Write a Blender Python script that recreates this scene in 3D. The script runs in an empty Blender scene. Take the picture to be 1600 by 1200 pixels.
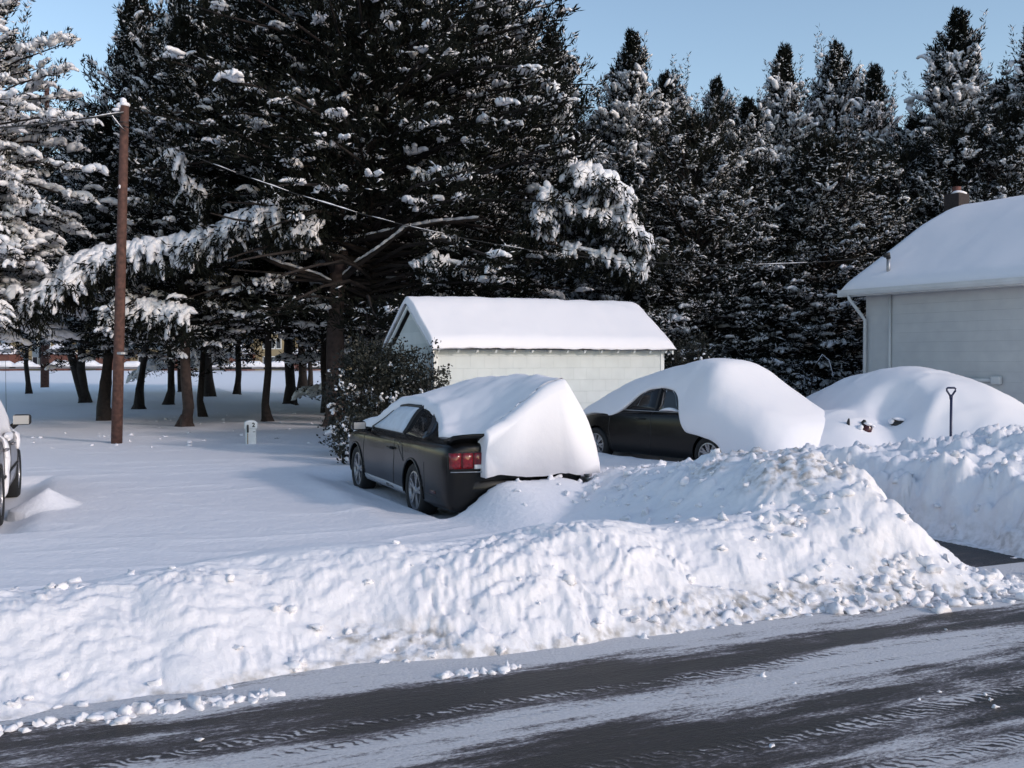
import bpy, bmesh, math, random
import numpy as np
from mathutils import Vector, Matrix
from mathutils.bvhtree import BVHTree

R = math.radians
SC = bpy.context.scene
COL = SC.collection

# ------------------------------------------------------------------ camera
F = 1555.0
PITCH = math.atan(38 / F)
CAM_Z = 1.8
cam_d = bpy.data.cameras.new('camera')
cam = bpy.data.objects.new('camera', cam_d)
COL.objects.link(cam)
cam.location = (0, 0, CAM_Z)
cam.rotation_euler = (R(90) - PITCH, 0, 0)
cam_d.sensor_width = 36
cam_d.lens = 36 * F / 1600
cam_d.clip_start = 0.05
cam_d.clip_end = 6000
SC.camera = cam

# ------------------------------------------------------------------ light
SUN_AZ = 58      # degrees to the right of straight behind the camera
SUN_EL = 21
w = bpy.data.worlds.new('World')
SC.world = w
w.use_nodes = True
nt = w.node_tree
for n in list(nt.nodes):
    nt.nodes.remove(n)
sky = nt.nodes.new('ShaderNodeTexSky')
sky.sky_type = 'NISHITA'
sky.sun_disc = False
sky.sun_elevation = R(SUN_EL)
sky.air_density = 1.05
sky.dust_density = 0.8
sky.ozone_density = 0.9
bg = nt.nodes.new('ShaderNodeBackground')
bg.inputs['Strength'].default_value = 0.15
out = nt.nodes.new('ShaderNodeOutputWorld')
nt.links.new(sky.outputs[0], bg.inputs[0])
nt.links.new(bg.outputs[0], out.inputs[0])
sd = Vector((math.sin(R(SUN_AZ)) * math.cos(R(SUN_EL)), -math.cos(R(SUN_AZ)) * math.cos(R(SUN_EL)), math.sin(R(SUN_EL))))
sky.sun_rotation = math.atan2(sd.x, sd.y)
sun_d = bpy.data.lights.new('sun', 'SUN')
sun_d.energy = 1.15
sun_d.angle = R(4.0)
sun_d.color = (1.0, 0.87, 0.84)
sun = bpy.data.objects.new('sun', sun_d)
COL.objects.link(sun)
sun.rotation_euler = sd.to_track_quat('Z', 'Y').to_euler()
sun.location = (10, -10, 20)
SC.view_settings.view_transform = 'Standard'
SC.view_settings.look = 'None'
SC.view_settings.exposure = 0.42
SC.view_settings.gamma = 1
SC.render.engine = 'CYCLES'
SC.cycles.max_bounces = 6
SC.cycles.diffuse_bounces = 3
SC.cycles.glossy_bounces = 2

# ------------------------------------------------------------------ helpers
def at(px, py, Y):
    cx = (px - 800) / F; cz = -(py - 600) / F
    dy = math.cos(PITCH) + cz * math.sin(PITCH)
    dz = -math.sin(PITCH) + cz * math.cos(PITCH)
    k = Y / dy
    return Vector((cx * k, Y, CAM_Z + dz * k))

def _h(ix, iy, iz, seed):
    n = (ix * 73856093) ^ (iy * 19349663) ^ (iz * 83492791) ^ (seed * 2654435761)
    n = n & 0xffffffff
    n = ((n ^ (n >> 15)) * 2246822519) & 0xffffffff
    n = ((n ^ (n >> 13)) * 3266489917) & 0xffffffff
    n = n ^ (n >> 16)
    return n.astype(np.float64) / 4294967295.0

def vnoise(x, y, z=None, seed=0):
    """smooth value noise in -1..1"""
    x = np.asarray(x, float); y = np.asarray(y, float)
    z = np.zeros_like(x) if z is None else np.asarray(z, float)
    fx, fy, fz = np.floor(x), np.floor(y), np.floor(z)
    ix, iy, iz = fx.astype(np.int64), fy.astype(np.int64), fz.astype(np.int64)
    tx, ty, tz = x - fx, y - fy, z - fz
    tx = tx * tx * tx * (tx * (tx * 6 - 15) + 10); ty = ty * ty * ty * (ty * (ty * 6 - 15) + 10); tz = tz * tz * (3 - 2 * tz)
    r = 0
    zs = (0, 1) if np.any(fz != z) else (0,)
    for dz in zs:
        wz = tz if dz else 1 - tz
        for dy in (0, 1):
            wy = ty if dy else 1 - ty
            for dx in (0, 1):
                wx = tx if dx else 1 - tx
                r = r + wx * wy * wz * _h(ix + dx, iy + dy, iz + dz, seed)
    return r * 2 - 1

def fbm(x, y, z=None, o=3, seed=0):
    a, s, r = 1.0, 1.0, 0
    for i in range(o):
        r = r + a * vnoise(x * s + 13.1 * i, y * s - 7.7 * i, None if z is None else z * s, seed + i)
        a *= 0.5; s *= 2.03
    return r / 1.6

def worley(x, y, seed=0):
    fx, fy = np.floor(x).astype(np.int64), np.floor(y).astype(np.int64); best = np.full(x.shape, 9.0); hh = np.zeros(x.shape); z0 = np.zeros_like(fx)
    for dx in (-1, 0, 1):
        for dy in (-1, 0, 1):
            cx, cy = fx + dx, fy + dy
            px_, py_ = cx + _h(cx, cy, z0, seed), cy + _h(cx, cy, z0, seed + 1)
            d = np.hypot(px_ - x, py_ - y); q = _h(cx, cy, z0, seed + 2)
            hh = np.where(d < best, q, hh); best = np.minimum(best, d)
    return best, hh

def sstep(a, b, x):
    t = np.clip((x - a) / (b - a), 0, 1)
    return t * t * (3 - 2 * t)

def arr_mesh(name, V, Fc, n, smooth=False):
    """fast mesh: V (k,3) verts, Fc (m,n) faces"""
    V = np.asarray(V, np.float32); Fc = np.asarray(Fc, np.int32)
    me = bpy.data.meshes.new(name)
    me.vertices.add(len(V)); me.vertices.foreach_set('co', V.ravel())
    me.loops.add(Fc.size); me.loops.foreach_set('vertex_index', Fc.ravel())
    me.polygons.add(len(Fc))
    me.polygons.foreach_set('loop_start', np.arange(0, Fc.size, n, dtype=np.int32))
    me.polygons.foreach_set('loop_total', np.full(len(Fc), n, np.int32))
    if smooth:
        me.polygons.foreach_set('use_smooth', np.ones(len(Fc), bool))
    me.update(calc_edges=True)
    return me

def link(name, me, mat=None, parent=None, loc=None):
    o = bpy.data.objects.new(name, me)
    COL.objects.link(o)
    if mat and me is not None and len(me.materials) == 0:
        me.materials.append(mat)
    if parent: o.parent = parent
    if loc is not None: o.location = loc
    return o

def tag(o, label=None, cat=None, group=None, kind=None):
    if label: o['label'] = label
    if cat: o['category'] = cat
    if group: o['group'] = group
    if kind: o['kind'] = kind
    return o

def empty(name, label, cat, loc=(0, 0, 0), rz=0, group=None):
    o = bpy.data.objects.new(name, None); COL.objects.link(o)
    o.location = loc; o.rotation_euler = (0, 0, rz); o.empty_display_size = 0.2
    return tag(o, label, cat, group)

class MB:
    def __init__(s): s.v = []; s.f = []
    def add(s, v, f):
        k = len(s.v); s.v += [tuple(p) for p in v]; s.f += [tuple(i + k for i in q) for q in f]
        return s
    def box(s, c, d, rot=None):
        c = Vector(c); hx, hy, hz = d[0] / 2, d[1] / 2, d[2] / 2
        vs = [Vector((x, y, z)) for x in (-hx, hx) for y in (-hy, hy) for z in (-hz, hz)]
        if rot is not None: vs = [rot @ p for p in vs]
        return s.add([c + p for p in vs], [(0, 1, 3, 2), (4, 6, 7, 5), (0, 4, 5, 1), (2, 3, 7, 6), (0, 2, 6, 4), (1, 5, 7, 3)])
    def tube(s, pts, rad, n=8, cap=True):
        pts = [Vector(p) for p in pts]
        if not isinstance(rad, (list, tuple)): rad = [rad] * len(pts)
        rings = []; up = Vector((0.13, 0.21, 1)).normalized()
        for i, p in enumerate(pts):
            d = (pts[min(i + 1, len(pts) - 1)] - pts[max(i - 1, 0)]).normalized()
            a = d.cross(up)
            if a.length < 0.2: a = d.cross(Vector((1, 0, 0)))
            a.normalize(); b = d.cross(a)
            rings.append([p + (a * math.cos(2 * math.pi * k / n) + b * math.sin(2 * math.pi * k / n)) * rad[i] for k in range(n)])
        v = [q for r_ in rings for q in r_]; f = []
        for i in range(len(pts) - 1):
            for k in range(n):
                f.append((i * n + k, i * n + (k + 1) % n, (i + 1) * n + (k + 1) % n, (i + 1) * n + k))
        if cap:
            f.append(tuple(range(n))[::-1]); f.append(tuple((len(pts) - 1) * n + k for k in range(n)))
        return s.add(v, f)
    def lathe(s, prof, n=24, axis='y', c=(0, 0, 0)):
        v = []; f = []
        for (r_, h) in prof:
            for k in range(n):
                a = 2 * math.pi * k / n
                p = (r_ * math.cos(a), h, r_ * math.sin(a)) if axis == 'y' else (r_ * math.cos(a), r_ * math.sin(a), h)
                v.append((p[0] + c[0], p[1] + c[1], p[2] + c[2]))
        for i in range(len(prof) - 1):
            for k in range(n):
                f.append((i * n + k, i * n + (k + 1) % n, (i + 1) * n + (k + 1) % n, (i + 1) * n + k))
        return s.add(v, f)
    def prism(s, poly, a, b):
        """poly in (x,z), extruded along y from a to b"""
        n = len(poly)
        v = [(x, a, z) for x, z in poly] + [(x, b, z) for x, z in poly]
        f = [tuple(range(n)), tuple(range(2 * n - 1, n - 1, -1))]
        f += [(i, i + n, (i + 1) % n + n, (i + 1) % n) for i in range(n)]
        return s.add(v, f)
    def mesh(s, name, smooth=False):
        me = bpy.data.meshes.new(name)
        me.from_pydata([tuple(p) for p in s.v], [], s.f)
        bm = bmesh.new(); bm.from_mesh(me); bmesh.ops.recalc_face_normals(bm, faces=bm.faces); bm.to_mesh(me); bm.free()
        if smooth: me.polygons.foreach_set('use_smooth', [True] * len(me.polygons))
        return me
    def build(s, name, mat, parent=None, smooth=False, bevel=0, seg=2, loc=None):
        o = link(name, s.mesh(name, smooth), mat, parent, loc)
        if bevel:
            m = o.modifiers.new('bevel', 'BEVEL'); m.width = bevel; m.segments = seg; m.limit_method = 'ANGLE'
        return o

# ------------------------------------------------------------------ materials
def mat_new(name):
    m = bpy.data.materials.new(name); m.use_nodes = True
    nt = m.node_tree; b = nt.nodes['Principled BSDF']
    return m, nt, b

def simple(name, col, rough=0.6, metal=0, spec=0.5, noise=0.0, scale=20, coat=0, bump=0.0):
    m, nt, b = mat_new(name)
    b.inputs['Base Color'].default_value = (*col, 1)
    b.inputs['Roughness'].default_value = rough
    b.inputs['Metallic'].default_value = metal
    b.inputs['Specular IOR Level'].default_value = spec
    if coat: b.inputs['Coat Weight'].default_value = coat; b.inputs['Coat Roughness'].default_value = 0.05
    tc = nt.nodes.new('ShaderNodeTexCoord'); nz = nt.nodes.new('ShaderNodeTexNoise')
    nz.inputs['Scale'].default_value = scale; nz.inputs['Detail'].default_value = 4
    nt.links.new(tc.outputs['Object'], nz.inputs['Vector'])
    if noise:
        rp = nt.nodes.new('ShaderNodeValToRGB')
        rp.color_ramp.elements[0].position = 0.3; rp.color_ramp.elements[1].position = 0.7
        rp.color_ramp.elements[0].color = (*[c * (1 - noise) for c in col], 1)
        rp.color_ramp.elements[1].color = (*[min(1, c * (1 + noise)) for c in col], 1)
        nt.links.new(nz.outputs[0], rp.inputs[0]); nt.links.new(rp.outputs[0], b.inputs['Base Color'])
    if bump:
        bp = nt.nodes.new('ShaderNodeBump'); bp.inputs['Distance'].default_value = bump; bp.inputs['Strength'].default_value = 0.8
        nt.links.new(nz.outputs[0], bp.inputs['Height']); nt.links.new(bp.outputs[0], b.inputs['Normal'])
    return m

def snow_mat(name, bump=0.012, dirt=False, scale=9, col=(0.84, 0.825, 0.85)):
    m, nt, b = mat_new(name)
    b.inputs['Base Color'].default_value = (*col, 1)
    b.inputs['Roughness'].default_value = 0.65
    b.inputs['Specular IOR Level'].default_value = 0.25
    L = nt.links
    tc = nt.nodes.new('ShaderNodeTexCoord')
    n1 = nt.nodes.new('ShaderNodeTexNoise'); n1.inputs['Scale'].default_value = scale; n1.inputs['Detail'].default_value = 6
    n2 = nt.nodes.new('ShaderNodeTexNoise'); n2.inputs['Scale'].default_value = scale * 9; n2.inputs['Detail'].default_value = 3
    L.new(tc.outputs['Object'], n1.inputs['Vector']); L.new(tc.outputs['Object'], n2.inputs['Vector'])
    b1 = nt.nodes.new('ShaderNodeBump'); b1.inputs['Distance'].default_value = bump; b1.inputs['Strength'].default_value = 1
    b2 = nt.nodes.new('ShaderNodeBump'); b2.inputs['Distance'].default_value = bump * 0.22; b2.inputs['Strength'].default_value = 1
    L.new(n1.outputs[0], b1.inputs['Height']); L.new(n2.outputs[0], b2.inputs['Height']); L.new(b1.outputs[0], b2.inputs['Normal'])
    L.new(b2.outputs[0], b.inputs['Normal'])
    if dirt:
        a = nt.nodes.new('ShaderNodeAttribute'); a.attribute_name = 'dirt'
        n3 = nt.nodes.new('ShaderNodeTexNoise'); n3.inputs['Scale'].default_value = 14; n3.inputs['Detail'].default_value = 5
        L.new(tc.outputs['Object'], n3.inputs['Vector'])
        mr = nt.nodes.new('ShaderNodeMapRange'); mr.inputs[1].default_value = 0.42; mr.inputs[2].default_value = 0.68
        L.new(n3.outputs[0], mr.inputs[0])
        mu = nt.nodes.new('ShaderNodeMath'); mu.operation = 'MULTIPLY'
        L.new(a.outputs['Fac'], mu.inputs[0]); L.new(mr.outputs[0], mu.inputs[1])
        mx = nt.nodes.new('ShaderNodeMixRGB'); mx.inputs[1].default_value = (*col, 1); mx.inputs[2].default_value = (0.30, 0.27, 0.235, 1)
        L.new(mu.outputs[0], mx.inputs[0]); L.new(mx.outputs[0], b.inputs['Base Color'])
        # roughness mask for the broken bank
    return m

M = {}
M['snow'] = snow_mat('snow', 0.012, dirt=True, scale=14)
M['snow_smooth'] = snow_mat('snow_smooth', 0.004, scale=6)
M['snow_tree'] = snow_mat('snow_tree', 0.03, scale=5, col=(0.80, 0.80, 0.82))
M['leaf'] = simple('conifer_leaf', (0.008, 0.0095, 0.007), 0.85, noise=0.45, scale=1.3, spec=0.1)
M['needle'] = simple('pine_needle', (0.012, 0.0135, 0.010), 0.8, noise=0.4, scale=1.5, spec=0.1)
M['bush_leaf'] = simple('bush_leaf', (0.011, 0.013, 0.008), 0.6, noise=0.4, scale=4)
M['bark'] = simple('bark', (0.022, 0.016, 0.014), 0.9, noise=0.45, scale=9, bump=0.03)
M['bark_brown'] = simple('bark_brown', (0.05, 0.033, 0.028), 0.9, noise=0.35, scale=9, bump=0.03)
M['pole'] = simple('pole_wood', (0.085, 0.040, 0.030), 0.85, noise=0.45, scale=11, bump=0.012)
M['metal_grey'] = simple('grey_metal', (0.35, 0.36, 0.38), 0.45, metal=0.7, noise=0.15)
M['wire'] = simple('wire', (0.02, 0.02, 0.02), 0.7)
M['black_paint'] = simple('black_paint', (0.004, 0.004, 0.0045), 0.25, spec=0.22, coat=0.12, noise=0.1)
M['silver_paint'] = simple('silver_paint', (0.20, 0.19, 0.205), 0.35, metal=0.3, coat=0.4, noise=0.12, scale=5)
M['red_paint'] = simple('red_paint', (0.09, 0.008, 0.010), 0.3, coat=0.5)
M['glass'] = simple('car_glass', (0.010, 0.010, 0.011), 0.08, spec=0.6, noise=0.3, scale=6)
M['frost'] = simple('frost_glass', (0.50, 0.54, 0.58), 0.55, noise=0.12, scale=8, bump=0.01)
M['frost_white'] = simple('window_snow', (0.66, 0.70, 0.75), 0.7, noise=0.08, scale=8, bump=0.02)
M['rubber'] = simple('rubber', (0.012, 0.012, 0.013), 0.8, noise=0.2)
M['alloy'] = simple('alloy', (0.30, 0.30, 0.32), 0.35, metal=0.7, noise=0.2, scale=10)
M['trim'] = simple('black_trim', (0.015, 0.015, 0.016), 0.5)
M['stripe'] = simple('stripe', (0.36, 0.38, 0.42), 0.5)
M['lamp_red'] = simple('lamp_red', (0.14, 0.003, 0.006), 0.15, coat=0.5, noise=0.35, scale=30)
M['lamp_dark'] = simple('lamp_dark', (0.05, 0.004, 0.006), 0.2, coat=0.3)
M['lamp_white'] = simple('lamp_white', (0.6, 0.6, 0.6), 0.2, coat=0.3)
M['brick_red'] = simple('brick_red', (0.12, 0.05, 0.04), 0.85, noise=0.3, scale=5)
M['yellow_wall'] = simple('yellow_siding', (0.27, 0.22, 0.13), 0.8, noise=0.08, scale=1)
M['white_paint'] = simple('white_paint', (0.72, 0.74, 0.72), 0.6, noise=0.05, scale=6)
M['gutter'] = simple('gutter_paint', (0.55, 0.57, 0.58), 0.45, noise=0.06, scale=3)
M['roof_dark'] = simple('roof_shingle', (0.06, 0.055, 0.055), 0.9, noise=0.3, scale=12)
M['shovel'] = simple('shovel_plastic', (0.012, 0.018, 0.06), 0.45)
M['dark_window'] = simple('dark_window', (0.03, 0.035, 0.045), 0.15)
M['garage'] = simple('garage_door', (0.13, 0.055, 0.04), 0.7, noise=0.1, scale=2)
M['rust'] = simple('rust', (0.25, 0.17, 0.09), 0.9, noise=0.3, scale=30)

def shed_wall_mat():
    m, nt, b = mat_new('shed_shingles'); L = nt.links
    b.inputs['Roughness'].default_value = 0.75
    tc = nt.nodes.new('ShaderNodeTexCoord'); mp = nt.nodes.new('ShaderNodeMapping')
    mp.inputs['Rotation'].default_value = (R(90), 0, 0)
    L.new(tc.outputs['Object'], mp.inputs[0])
    br = nt.nodes.new('ShaderNodeTexBrick'); br.inputs['Scale'].default_value = 1
    br.inputs['Brick Width'].default_value = 0.31; br.inputs['Row Height'].default_value = 0.24
    br.inputs['Mortar Size'].default_value = 0.004; br.inputs['Bias'].default_value = 0.0
    br.inputs['Color1'].default_value = (0.68, 0.725, 0.71, 1); br.inputs['Color2'].default_value = (0.70, 0.74, 0.725, 1)
    br.inputs['Mortar'].default_value = (0.62, 0.665, 0.65, 1)
    L.new(mp.outputs[0], br.inputs[0])
    nz = nt.nodes.new('ShaderNodeTexNoise'); nz.inputs['Scale'].default_value = 2.5; nz.inputs['Detail'].default_value = 6
    mx = nt.nodes.new('ShaderNodeMixRGB'); mx.blend_type = 'MULTIPLY'; mx.inputs[0].default_value = 0.25
    L.new(tc.outputs['Object'], nz.inputs[0]); L.new(br.outputs[0], mx.inputs[1]); L.new(nz.outputs[0], mx.inputs[2])
    L.new(mx.outputs[0], b.inputs['Base Color'])
    bp = nt.nodes.new('ShaderNodeBump'); bp.inputs['Distance'].default_value = 0.002; bp.invert = True
    L.new(br.outputs['Fac'], bp.inputs['Height']); L.new(bp.outputs[0], b.inputs['Normal'])
    return m
M['shed_wall'] = shed_wall_mat()

def siding_mat():
    m, nt, b = mat_new('pale_siding'); L = nt.links
    b.inputs['Roughness'].default_value = 0.75
    tc = nt.nodes.new('ShaderNodeTexCoord')
    wv = nt.nodes.new('ShaderNodeTexWave'); wv.bands_direction = 'Z'; wv.wave_profile = 'SAW'; wv.inputs['Scale'].default_value = 1.6
    nz = nt.nodes.new('ShaderNodeTexNoise'); nz.inputs['Scale'].default_value = 3; nz.inputs['Detail'].default_value = 5
    L.new(tc.outputs['Object'], wv.inputs[0]); L.new(tc.outputs['Object'], nz.inputs[0])
    rp = nt.nodes.new('ShaderNodeValToRGB')
    rp.color_ramp.elements[0].color = (0.45, 0.465, 0.48, 1); rp.color_ramp.elements[0].position = 0.3
    rp.color_ramp.elements[1].color = (0.52, 0.535, 0.54, 1); rp.color_ramp.elements[1].position = 0.7
    L.new(nz.outputs[0], rp.inputs[0]); L.new(rp.outputs[0], b.inputs['Base Color'])
    bp = nt.nodes.new('ShaderNodeBump'); bp.inputs['Distance'].default_value = 0.006
    L.new(wv.outputs['Fac'], bp.inputs['Height']); L.new(bp.outputs[0], b.inputs['Normal'])
    return m
M['siding'] = siding_mat()

ROAD_A = R(24)
CA, SA = math.cos(ROAD_A), math.sin(ROAD_A)

def road_mat(name, along_v=False):
    m, nt, b = mat_new(name); L = nt.links
    tc = nt.nodes.new('ShaderNodeTexCoord')          # object space: x = along the road, y = across
    sp = nt.nodes.new('ShaderNodeSeparateXYZ'); L.new(tc.outputs['Object'], sp.inputs[0])
    def noise(sx, sy, sc, det=5, rough=0.6):
        mp = nt.nodes.new('ShaderNodeMapping'); mp.inputs['Scale'].default_value = (sx, sy, 1)
        L.new(tc.outputs['Object'], mp.inputs[0])
        n = nt.nodes.new('ShaderNodeTexNoise'); n.inputs['Scale'].default_value = sc; n.inputs['Detail'].default_value = det
        n.inputs['Roughness'].default_value = rough
        L.new(mp.outputs[0], n.inputs[0]); return n.outputs[0]
    def math_(op, a, c):
        n = nt.nodes.new('ShaderNodeMath'); n.operation = op
        for i, q in enumerate((a, c)):
            if isinstance(q, (int, float)): n.inputs[i].default_value = q
            else: L.new(q, n.inputs[i])
        return n.outputs[0]
    big = noise(0.25, 1.2, 1.4, 4)
    streak = noise(0.28, 2.2, 2.4, 10, 0.74)
    fine = noise(0.9, 2.0, 30, 6, 0.75)
    grain = noise(1, 1, 60, 3)
    if not along_v:
        v = math_('ADD', sp.outputs[1], math_('MULTIPLY', math_('SUBTRACT', big, 0.5), 0.75))
        t = nt.nodes.new('ShaderNodeMapRange'); t.inputs[1].default_value = 2.0; t.inputs[2].default_value = 7.0
        L.new(v, t.inputs[0])
        rp = nt.nodes.new('ShaderNodeValToRGB'); e = rp.color_ramp.elements
        pts = [(2.0, .30), (2.7, .68), (3.05, .80), (3.35, .5), (3.6, .26), (4.0, .26), (4.25, .66), (4.45, .95), (4.7, .60), (4.85, .16), (5.10, .14), (5.24, .75), (5.5, .95), (6.3, 1.0)]
        e[0].position = 0; e[0].color = (pts[0][1],) * 3 + (1,)
        e[1].position = 1; e[1].color = (.75,) * 3 + (1,)
        for p, q in pts[1:-1]:
            k = e.new((p - 2) / 5); k.color = (q,) * 3 + (1,)
        L.new(t.outputs[0], rp.inputs[0]); base = rp.outputs[0]
    else:
        base = 0.26
    s = math_('ADD', base, math_('MULTIPLY', math_('SUBTRACT', streak, 0.5), 2.4))
    s = math_('ADD', s, math_('MULTIPLY', math_('SUBTRACT', fine, 0.5), 1.3))
    if not along_v:
        pn = noise(0.45, 1.2, 1.3, 5, 0.6)
        s = math_('ADD', s, math_('MULTIPLY', math_('SUBTRACT', pn, 0.5), 1.9))
        wv = nt.nodes.new('ShaderNodeTexWave'); wv.bands_direction = 'DIAGONAL'; wv.inputs['Scale'].default_value = 9; wv.inputs['Distortion'].default_value = 9; wv.inputs['Detail'].default_value = 2
        L.new(tc.outputs['Object'], wv.inputs[0])
        wob = noise(0.5, 0.0, 0.5, 2)
        vv = math_('ADD', sp.outputs[1], math_('MULTIPLY', math_('SUBTRACT', wob, 0.5), 0.5))
        tr = None
        for c_, w_ in ((4.72, .07), (4.50, .06), (3.78, .10), (3.30, .09), (2.95, .08)):
            d_ = math_('ABSOLUTE', math_('SUBTRACT', vv, c_), 0); g_ = math_('MAXIMUM', math_('SUBTRACT', 1.0, math_('DIVIDE', d_, w_)), 0.0)
            tr = g_ if tr is None else math_('MAXIMUM', tr, g_)
        tr = math_('MULTIPLY', tr, math_('SUBTRACT', wv.outputs['Fac'], 0.45))
        s = math_('ADD', s, math_('MULTIPLY', tr, math_('MULTIPLY', fine, 1.5)))
        s = math_('ADD', s, 0.10)
    mr = nt.nodes.new('ShaderNodeMapRange'); mr.inputs[1].default_value = 0.22; mr.inputs[2].default_value = 0.84
    L.new(s, mr.inputs[0])
    cr = nt.nodes.new('ShaderNodeValToRGB'); e = cr.color_ramp.elements
    e[0].color = (0.005, 0.004, 0.0045, 1); e[1].color = (0.64, 0.64, 0.67, 1)
    k = e.new(0.25); k.color = (0.020, 0.016, 0.018, 1)
    k = e.new(0.55); k.color = (0.13, 0.12, 0.135, 1)
    L.new(mr.outputs[0], cr.inputs[0])
    mx = nt.nodes.new('ShaderNodeMixRGB'); mx.blend_type = 'OVERLAY'; mx.inputs[0].default_value = 0.55
    L.new(cr.outputs[0], mx.inputs[1]); L.new(grain, mx.inputs[2]); L.new(mx.outputs[0], b.inputs['Base Color'])
    rr = nt.nodes.new('ShaderNodeMapRange'); rr.inputs[3].default_value = 0.42; rr.inputs[4].default_value = 0.7
    L.new(mr.outputs[0], rr.inputs[0]); L.new(rr.outputs[0], b.inputs['Roughness'])
    b.inputs['Specular IOR Level'].default_value = 0.35
    bp = nt.nodes.new('ShaderNodeBump'); bp.inputs['Distance'].default_value = 0.02; bp.inputs['Strength'].default_value = 1
    L.new(math_('ADD', math_('MULTIPLY', s, 0.6), math_('MULTIPLY', grain, 0.35)), bp.inputs['Height']); L.new(bp.outputs[0], b.inputs['Normal'])
    return m
M['road'] = road_mat('icy_road')
M['drive'] = road_mat('icy_drive', True)

# ------------------------------------------------------------------ layout of the vehicles
PHI1, O1, G1 = R(23.5), Vector((-0.884, 13.77)), -0.16      # black coupe
PHI2, O2, G2 = R(37.7), Vector((3.0, 17.4)), -0.03          # buried black sedan
PHI0, G0 = R(22.5), -0.12                                    # silver car at the left edge
_rw = Vector((-5.65, 11.1)) + 0.82 * Vector((-math.cos(PHI0), -math.sin(PHI0)))
_rw = _rw + Vector((-.30, .30))
O0 = _rw + 1.35 * Vector((-math.sin(PHI0), math.cos(PHI0)))
PHI3, O3, G3 = R(28), Vector((6.75, 17.0)), -0.08              # red car under the mound

def local(x, y, O, phi):
    dx, dy = x - O[0], y - O[1]
    return dx * -math.sin(phi) + dy * math.cos(phi), dx * -math.cos(phi) + dy * -math.sin(phi)   # forward, left

# ------------------------------------------------------------------ terrain
def foot(u):
    return 5.55 + 0.12 * vnoise(u * 0.8, u * 0, seed=5) + 0.07 * vnoise(u * 3.1, u * 0, seed=6) - 0.25 * sstep(5.5, 7.4, u)

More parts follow.
